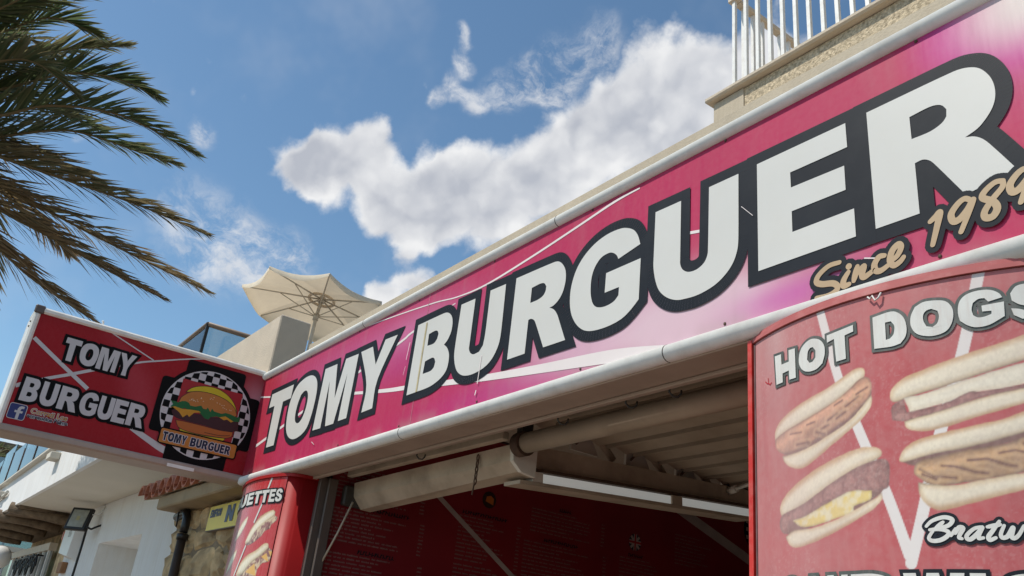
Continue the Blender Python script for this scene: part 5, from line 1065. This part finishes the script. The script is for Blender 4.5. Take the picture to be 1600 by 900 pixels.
# floodlight and alarm box on the white wall
fl_ = thing('floodlight', 'black framed square floodlight high on the white wall', 'floodlight')
def tilted(m, c, ang):
    Rz = Matrix.Rotation(ang, 3, 'Z') @ Matrix.Rotation(-.25, 3, 'X'); m.v = [tuple(Vector(c) + Rz @ Vector(v)) for v in m.v]; return m
c_ = (-5.62, .10, 2.70)
m = MB(); m.bbox((-.135, -.02, -.13), (.135, .03, .13), .008); tilted(m, c_, .75).build('housing', 'lamp_black', fl_)
m = MB(); m.bbox((-.10, -.026, -.10), (.10, -.0205, .10), .002); tilted(m, c_, .75).build('lens', 'lamp_glass', fl_)
mk('led_yellow', (.40, .36, .18), .4, .1, 9); m = MB(); m.bbox((-.02, -.029, -.025), (.02, -.0265, .025), .001); tilted(m, c_, .75).build('led', 'led_yellow', fl_)
mb = MB(); mb.tube([(-5.49, .17, 2.62), (-5.45, .22, 2.60), (-5.45, .31, 2.66)], .012, 6); mb.build('bracket', 'lamp_black', fl_)
mb = MB(); mb.tube([(-5.54, .20, 2.76), (-5.50, .27, 2.78), (-5.50, .305, 2.86), (-5.56, .305, 2.895)], .007, 6); mb.build('cable', 'abs_white', fl_)
ab = thing('alarm_box', 'white alarm siren box with an orange beacon on the white wall below the floodlight', 'alarm box')
mb = MB(); mb.add([(-6.98, .309, 2.36), (-6.30, .309, 2.30), (-6.22, .309, 2.66), (-6.98, .309, 2.70), (-6.93, .20, 2.40), (-6.34, .20, 2.34), (-6.27, .20, 2.64), (-6.93, .20, 2.68)], [(4, 5, 6, 7), (0, 1, 5, 4), (1, 2, 6, 5), (2, 3, 7, 6), (3, 0, 4, 7)]); recalc(mb.build('case', 'abs_white', ab))
for k in range(5):
    z = 2.575 + k * .016; mb = MB(); mb.box((-6.62, .1975, z), (-6.44, .1995, z + .006)); mb.build('louvre', 'aluminium', ab)
mb = MB(); mb.bbox((-7.06, .20, 2.56), (-6.985, .29, 2.67), .012); mb.build('beacon', 'abs_orange', ab)
jb = MB(); jb.bbox((-6.98, .24, 2.17), (-6.72, .309, 2.295), .008); mk('box_brown', (.30, .15, .07), .7, .2, 10); tag(jb.build('junction_box', 'box_brown'), 'small brown junction box on the wall under the alarm box', 'junction box')
cb = MB(); cb.tube([(-6.16, .298, 2.72), (-6.15, .298, 2.4), (-6.17, .298, 2.0), (-6.16, .298, 1.2), (-6.16, .298, .01)], .014, 6); tag(cb.build('wall_cable', 'pvc_black'), 'black cable running down the white wall beside the alarm box', 'cable')
# glass screens on its terrace
gs = thing('glass_screen', 'pale blue glass screens standing on the terrace edge of the white house', 'glass screen')
for k, (x, h) in enumerate(((-6.2, .50), (-7.4, .60), (-8.7, .52), (-10.0, .66), (-11.3, .58))):
    mb = MB(); mb.box((x - 1.2, -.36, 3.411), (x, -.345, 3.41 + h)); mb.build('pane', G_BLUE, gs)
    mb = MB(); mb.box((x - .02, -.37, 3.411), (x + .01, -.335, 3.41 + h * .8)); mb.build('post', 'aluminium', gs)
# tower block beyond
tb = thing('apartment_block', 'distant pale apartment block with blue glass balconies at the far left', 'building')
mb = MB(); mb.box((-64, 1.6, 0), (-50, 9.5, 9.9)); mb.build('wall', 'white_plaster', tb)
for f_ in range(3):
    z = 1.9 + f_ * 2.9
    mb = MB(); mb.box((-50, 1.2, z), (-48.4, 9.4, z + .25)); mb.build('balcony_slab', 'concrete_beige', tb)
    for j in range(3):
        mb = MB(); mb.box((-48.55, 1.3 + j * 2.7, z + .25), (-48.5, 3.9 + j * 2.7, z + 1.3)); mb.build('balcony_glass', G_BLUE, tb)
        mb = MB(); mb.box((-49.98, 2.0 + j * 2.5, z + .3), (-49.9, 3.7 + j * 2.5, z + 2.3)); mb.build('window', G_DARK, tb)
mb = MB(); mb.box((-64.5, 1.0, 9.9), (-48.2, 9.9, 10.2)); mb.build('roof', 'coping_dark', tb)

# ------------------------------------------------------------------ terrace behind: parapet block, glass rail, parasol
tr = thing('terrace_house', 'beige house block behind with a blocky concrete parapet end on its roof terrace', 'house')
mb = MB(); mb.box((-9.5, .86, 3.11), (-2.99, 6.0, 4.14)); mb.build('block', 'concrete_beige', tr)
mb = MB(); mb.box((-9.5, .95, 0), (-2.02, 6.0, 3.10)); mb.build('lower_wall', 'concrete_beige', tr)
mb = MB(); mb.bbox((-5.15, .98, 4.14), (-3.0, 1.32, 4.80), .012); mb.build('parapet_end', 'concrete_beige', tr)
gr = thing('glass_railing', 'glass balustrade with a brown handrail at the terrace corner above the projecting sign', 'railing')
GX, GY, GZ = -5.30, .83, 5.24
mb = MB(); mb.tube([(-7.2, GY, GZ - .03), (GX, GY, GZ)], .032, 10); mb.build('handrail', 'rail_brown', gr)
mb = MB(); mb.tube([(GX, GY, GZ), (GX, 2.9, GZ)], .032, 10); mb.build('handrail', 'rail_brown', gr)
mb = MB(); mb.box((-7.2, GY - .006, 4.16), (GX, GY + .006, GZ - .03)); mb.build('pane', G_CLEAR, gr)
mb = MB(); mb.box((GX - .006, GY + .02, 4.16), (GX + .006, 2.9, GZ - .03)); mb.build('pane', G_CLEAR, gr)
mb = MB(); mb.box((GX - .018, GY - .018, 4.14), (GX + .018, GY + .018, GZ)); mb.build('post', 'lamp_black', gr)
mb = MB(); mb.box((-7.2, GY - .018, 4.14), (-7.165, GY + .018, GZ)); mb.build('post', 'lamp_black', gr)
mb = MB(); mb.bbox((-7.6, 2.0, 4.14), (-6.3, 2.5, 5.22), .02); tag(mb.build('planter_wall', 'concrete_beige'), 'beige wall block seen through the glass balustrade', 'wall')

um = thing('parasol', 'open beige canvas parasol seen from below above the roof line', 'parasol')
HUB = Vector((-4.979, 2.109, 5.933)); NRM = Vector((-.050, .120, .992)).normalized()
ax_a = NRM.cross(Vector((0, 1, 0))).normalized(); ax_b = NRM.cross(ax_a); RAD = 1.033; ROT = 1.255
tipv = []
for i in range(8):
    t = ROT + i * math.pi / 4; tipv.append(HUB - .154 * NRM + RAD * (math.cos(t) * ax_a + math.sin(t) * ax_b))
apex = HUB + .06 * NRM
nt = MATS['canvas'].node_tree; pb = nt.nodes['Principled BSDF']; tl = nt.nodes.new('ShaderNodeBsdfTranslucent'); tl.inputs[0].default_value = (.70, .58, .42, 1); mxs = nt.nodes.new('ShaderNodeMixShader'); mxs.inputs[0].default_value = .35
nt.links.new(pb.outputs[0], mxs.inputs[1]); nt.links.new(tl.outputs[0], mxs.inputs[2]); nt.links.new(mxs.outputs[0], nt.nodes['Material Output'].inputs[0])
# canopy as sagging cloth between the ribs, with a valance
for k in range(8):
    A, B = tipv[k], tipv[(k + 1) % 8]; m = MB(); vs = []; nr, nc = 8, 8
    for r in range(nr + 1):
        for c in range(nc + 1):
            f = r / nr; g = c / nc; P = apex.lerp(A.lerp(B, g), f); sag = -.055 * f * f * 4 * g * (1 - g); P = P + NRM * (sag + .02 + .03 * math.sin(math.pi * f)) - (P - HUB).normalized() * (.05 * f * 4 * g * (1 - g)); vs.append(P)
    o_ = len(vs)
    for c in range(nc + 1):
        g = c / nc; P = vs[nr * (nc + 1) + c]; vs.append(P - NRM * (.045 + .03 * abs(math.sin(math.pi * g * 1))) + Vector((rr.uniform(-.006, .006), rr.uniform(-.006, .006), 0)) + (P - HUB).normalized() * -.01)
    m.add(vs, [(r * (nc + 1) + c, r * (nc + 1) + c + 1, (r + 1) * (nc + 1) + c + 1, (r + 1) * (nc + 1) + c) for r in range(nr) for c in range(nc)] + [(nr * (nc + 1) + c, nr * (nc + 1) + c + 1, o_ + c + 1, o_ + c) for c in range(nc)], True)
    m.build('canopy_panel', 'canvas', um)
slid = HUB - .27 * NRM
for k in range(8):
    mb = MB(); mb.tube([HUB, tipv[k] - NRM * .004], [.012, .008], 6); rb = mb.build('rib', 'pole_grey', um)
    mb = MB(); mb.tube([slid, HUB.lerp(tipv[k], .52) - NRM * .01], .007, 6); mb.build('strut', 'pole_grey', rb)
m = MB(); m.tube([HUB + NRM * t for t in (-.05, .03)], .045, 14); m.build('hub', 'pole_grey', um)
ringp = [HUB - .012 * NRM + .17 * (math.cos(6.2832 * j / 24) * ax_a + math.sin(6.2832 * j / 24) * ax_b) for j in range(25)]
mb = MB(); mb.tube(ringp, .020, 8, caps=False); mb.build('vent_ring', 'handrail_cream', um)
foot = Vector((HUB.x + .02, HUB.y - .06, 4.14)); mb = MB(); mb.tube([foot, slid, HUB], .024, 12); mb.build('pole', 'pole_grey', um)
mb = MB(); mb.tube([slid - NRM * .05, slid + NRM * .04], .038, 12); mb.build('slider', 'pole_grey', um)
mb = MB(); mb.tube([foot, foot + Vector((0, 0, .08))], [.25, .2], 20); mb.build('base', 'concrete_beige', um)

# ------------------------------------------------------------------ flat with a balcony, upper right
fb_ = thing('balcony_flat', 'roughcast beige flat with a white railed balcony above the right end of the sign', 'building')
BY = 2.5; BX = 1.50; BZ = 5.93
mb = MB(); mb.box((BX + .03, BY + .03, 3.18), (9.0, 7.5, BZ - .06)); mb.build('wall', 'roughcast', fb_)
mb = MB(); mb.box((BX + .026, BY + .02, 3.18), (BX + .32, BY + .0305, BZ - .06)); mb.build('corner_render', 'parapet_beige', fb_)
mb = MB(); mb.bbox((BX - .03, BY - .035, BZ - .05), (9.05, 7.5, BZ), .014); mb.build('balcony_slab', 'concrete_beige', fb_)
mb = MB(); mb.box((3.45, BY + .9, BZ + .002), (9.0, 7.0, BZ + 2.7)); mb.build('upper_wall', 'roughcast', fb_)
mb = MB(); mb.box((3.35, BY + .25, BZ + .002), (3.62, BY + .55, BZ + 2.7)); mb.build('pier', 'roughcast', fb_)
RH = .88
bal = None
nb = 42
for k in range(nb):
    x = BX + .215 + k * .1155; mb = MB(); mb.box((x - .014, BY + .03, BZ), (x + .014, BY + .058, BZ + RH)); mb.build('baluster', 'rail_paint', fb_)
for k in range(7):
    y = BY + .16 + k * .1155; mb = MB(); mb.box((BX + .198, y - .014, BZ), (BX + .226, y + .014, BZ + RH)); mb.build('baluster', 'rail_paint', fb_)
mb = MB(); mb.bbox((BX + .17, BY + .012, BZ + RH), (6.6, BY + .076, BZ + RH + .045), .006); mb.build('handrail', 'handrail_cream', fb_)
mb = MB(); mb.bbox((BX + .18, BY + .077, BZ + RH), (BX + .244, BY + .92, BZ + RH + .045), .006); mb.build('handrail', 'handrail_cream', fb_)

# ------------------------------------------------------------------ palm trees
def mk_leaf():
    m = bpy.data.materials.new('palm_leaf'); m.use_nodes = True; nt = m.node_tree; N = nt.nodes.new; L = nt.links.new
    b = nt.nodes['Principled BSDF']; b.inputs['Roughness'].default_value = .45; b.inputs['Specular IOR Level'].default_value = .35
    at = N('ShaderNodeAttribute'); at.attribute_name = 'Col'; L(at.outputs['Color'], b.inputs['Base Color'])
    t = N('ShaderNodeBsdfTranslucent'); L(at.outputs['Color'], t.inputs[0]); mx = N('ShaderNodeMixShader'); mx.inputs[0].default_value = .5
    out = nt.nodes['Material Output']; L(b.outputs[0], mx.inputs[1]); L(t.outputs[0], mx.inputs[2]); L(mx.outputs[0], out.inputs[0]); MATS['palm_leaf'] = m
mk_leaf()
GREEN = [np.array(c) for c in ((.095, .130, .055), (.130, .165, .072), (.065, .095, .042))]; DRY = [np.array(c) for c in ((.28, .19, .10), (.36, .25, .14), (.18, .12, .07))]
def frond(path, dry, parent, rr, nl=108, ll=.47, wid=.0105):
    c = catmull(path, 12); m = MB(); cols = []
    L_ = [0]
    for i in range(1, len(c)): L_.append(L_[-1] + (c[i] - c[i - 1]).length)
    T = L_[-1]
    def at(s):
        for i in range(1, len(c)):
            if L_[i] >= s: f = (s - L_[i - 1]) / max(1e-6, L_[i] - L_[i - 1]); return c[i - 1].lerp(c[i], f), (c[i] - c[i - 1]).normalized()
        return c[-1], (c[-1] - c[-2]).normalized()
    rad = [.022 * (1 - .85 * q / T) for q in L_]; m.tube(c, rad, 5, caps=False); cols += [tuple(DRY[0] * .9 + GREEN[0] * .3) + (1,)] * len(m.v)
    up = Vector((0, 0, 1))
    for k in range(nl):
        f = .14 + .86 * (k + rr.random() * .6) / nl; P, t = at(f * T); side = t.cross(up).normalized(); nrm = side.cross(t).normalized()
        for sd in (-1, 1):
            ln = ll * (math.sin(math.pi * min(1, (f * .80 + .17))) ** .7) * rr.uniform(.8, 1.12); fw = math.radians(rr.uniform(36, 54) - 20 * f); v = math.radians(rr.uniform(8, 38))
            d = (t * math.cos(fw) + (side * sd * math.cos(v) + nrm * math.sin(v)) * math.sin(fw)).normalized(); dr = rr.uniform(.10, .30) + .25 * dry
            mid = P + d * ln * .5 - up * dr * ln * .14; tip = P + d * ln - up * dr * ln * .55
            w = (t - d * t.dot(d)).normalized() * wid * rr.uniform(.8, 1.2); o = len(m.v)
            m.v += [tuple(P + w * .7), tuple(P - w * .7), tuple(mid + w), tuple(mid - w), tuple(tip)]
            m.f += [(o, o + 1, o + 3, o + 2), (o + 2, o + 3, o + 4)]; m.smooth += [False, False]
            dd = min(1, max(0, dry + rr.uniform(-.30, .18))); b = GREEN[rr.randrange(3)] * (1 - dd) + DRY[rr.randrange(3)] * dd
            tipc = b * .6 + DRY[1] * .4
            cols += [tuple(b) + (1,)] * 4 + [tuple(tipc) + (1,)]
    return m.build('frond', 'palm_leaf', parent, cols)
rp = random.Random(21)
palm = thing('palm_tree', 'tall date palm with drooping green and brown fronds entering at the upper left', 'palm tree')
crown = Vector(FRONDS[0][0][0])
for path, dry in FRONDS: frond([Vector(p) for p in path], dry, palm, rp)
for k in range(16):                                              # the side of the crown away from the view
    az = math.radians(150 + k * 10 + rp.uniform(-4, 4)); el = rp.uniform(-.1, .9); L0 = rp.uniform(2.4, 3.1); hz = Vector((math.cos(az), math.sin(az), 0))
    frond([crown, crown + hz * L0 * .3 + Vector((0, 0, L0 * .3 * el + .1)), crown + hz * L0 * .65 + Vector((0, 0, L0 * .45 * el)), crown + hz * L0 * .95 + Vector((0, 0, L0 * (.45 * el - .35)))], rp.choice((0, .1, .6, .9)), palm, rp, nl=60)
mb = MB(); ptsT = [Vector((crown.x + .15 * math.sin(z * .5), crown.y, z)) for z in np.linspace(0, crown.z - .05, 40)]
rads = [(.20 + .05 * math.exp(-i / 3)) * (1.0 if i % 2 else .9) for i in range(40)]; dx = crown.x - ptsT[-1].x
ptsT = [p + Vector((dx * i / 39, 0, 0)) for i, p in enumerate(ptsT)]; mb.tube(ptsT, rads, 14, smooth=False); mb.build('trunk', 'trunk', palm)
far = thing('palm_tree', 'small dark palm far off at the left edge below the projecting sign', 'palm tree')
fc = Vector((-30.0, .35, 6.25))
for k in range(14):
    az = 6.2832 * k / 14 + rp.uniform(-.15, .15); hz = Vector((math.cos(az), math.sin(az), 0)); L0 = rp.uniform(1.7, 2.3); el = rp.uniform(-.1, .8)
    frond([fc, fc + hz * L0 * .4 + Vector((0, 0, L0 * .4 * el + .15)), fc + hz * L0 * .75 + Vector((0, 0, L0 * .4 * el - .1)), fc + hz * L0 * .95 + Vector((0, 0, L0 * (.3 * el - .45)))], rp.choice((0, .1, .3)), far, rp, nl=34, ll=.45, wid=.022)
mb = MB(); mb.tube([(fc.x - .4, fc.y, 0), (fc.x - .2, fc.y, fc.z * .5), fc], [.26, .2, .17], 10); mb.build('trunk', 'trunk', far)
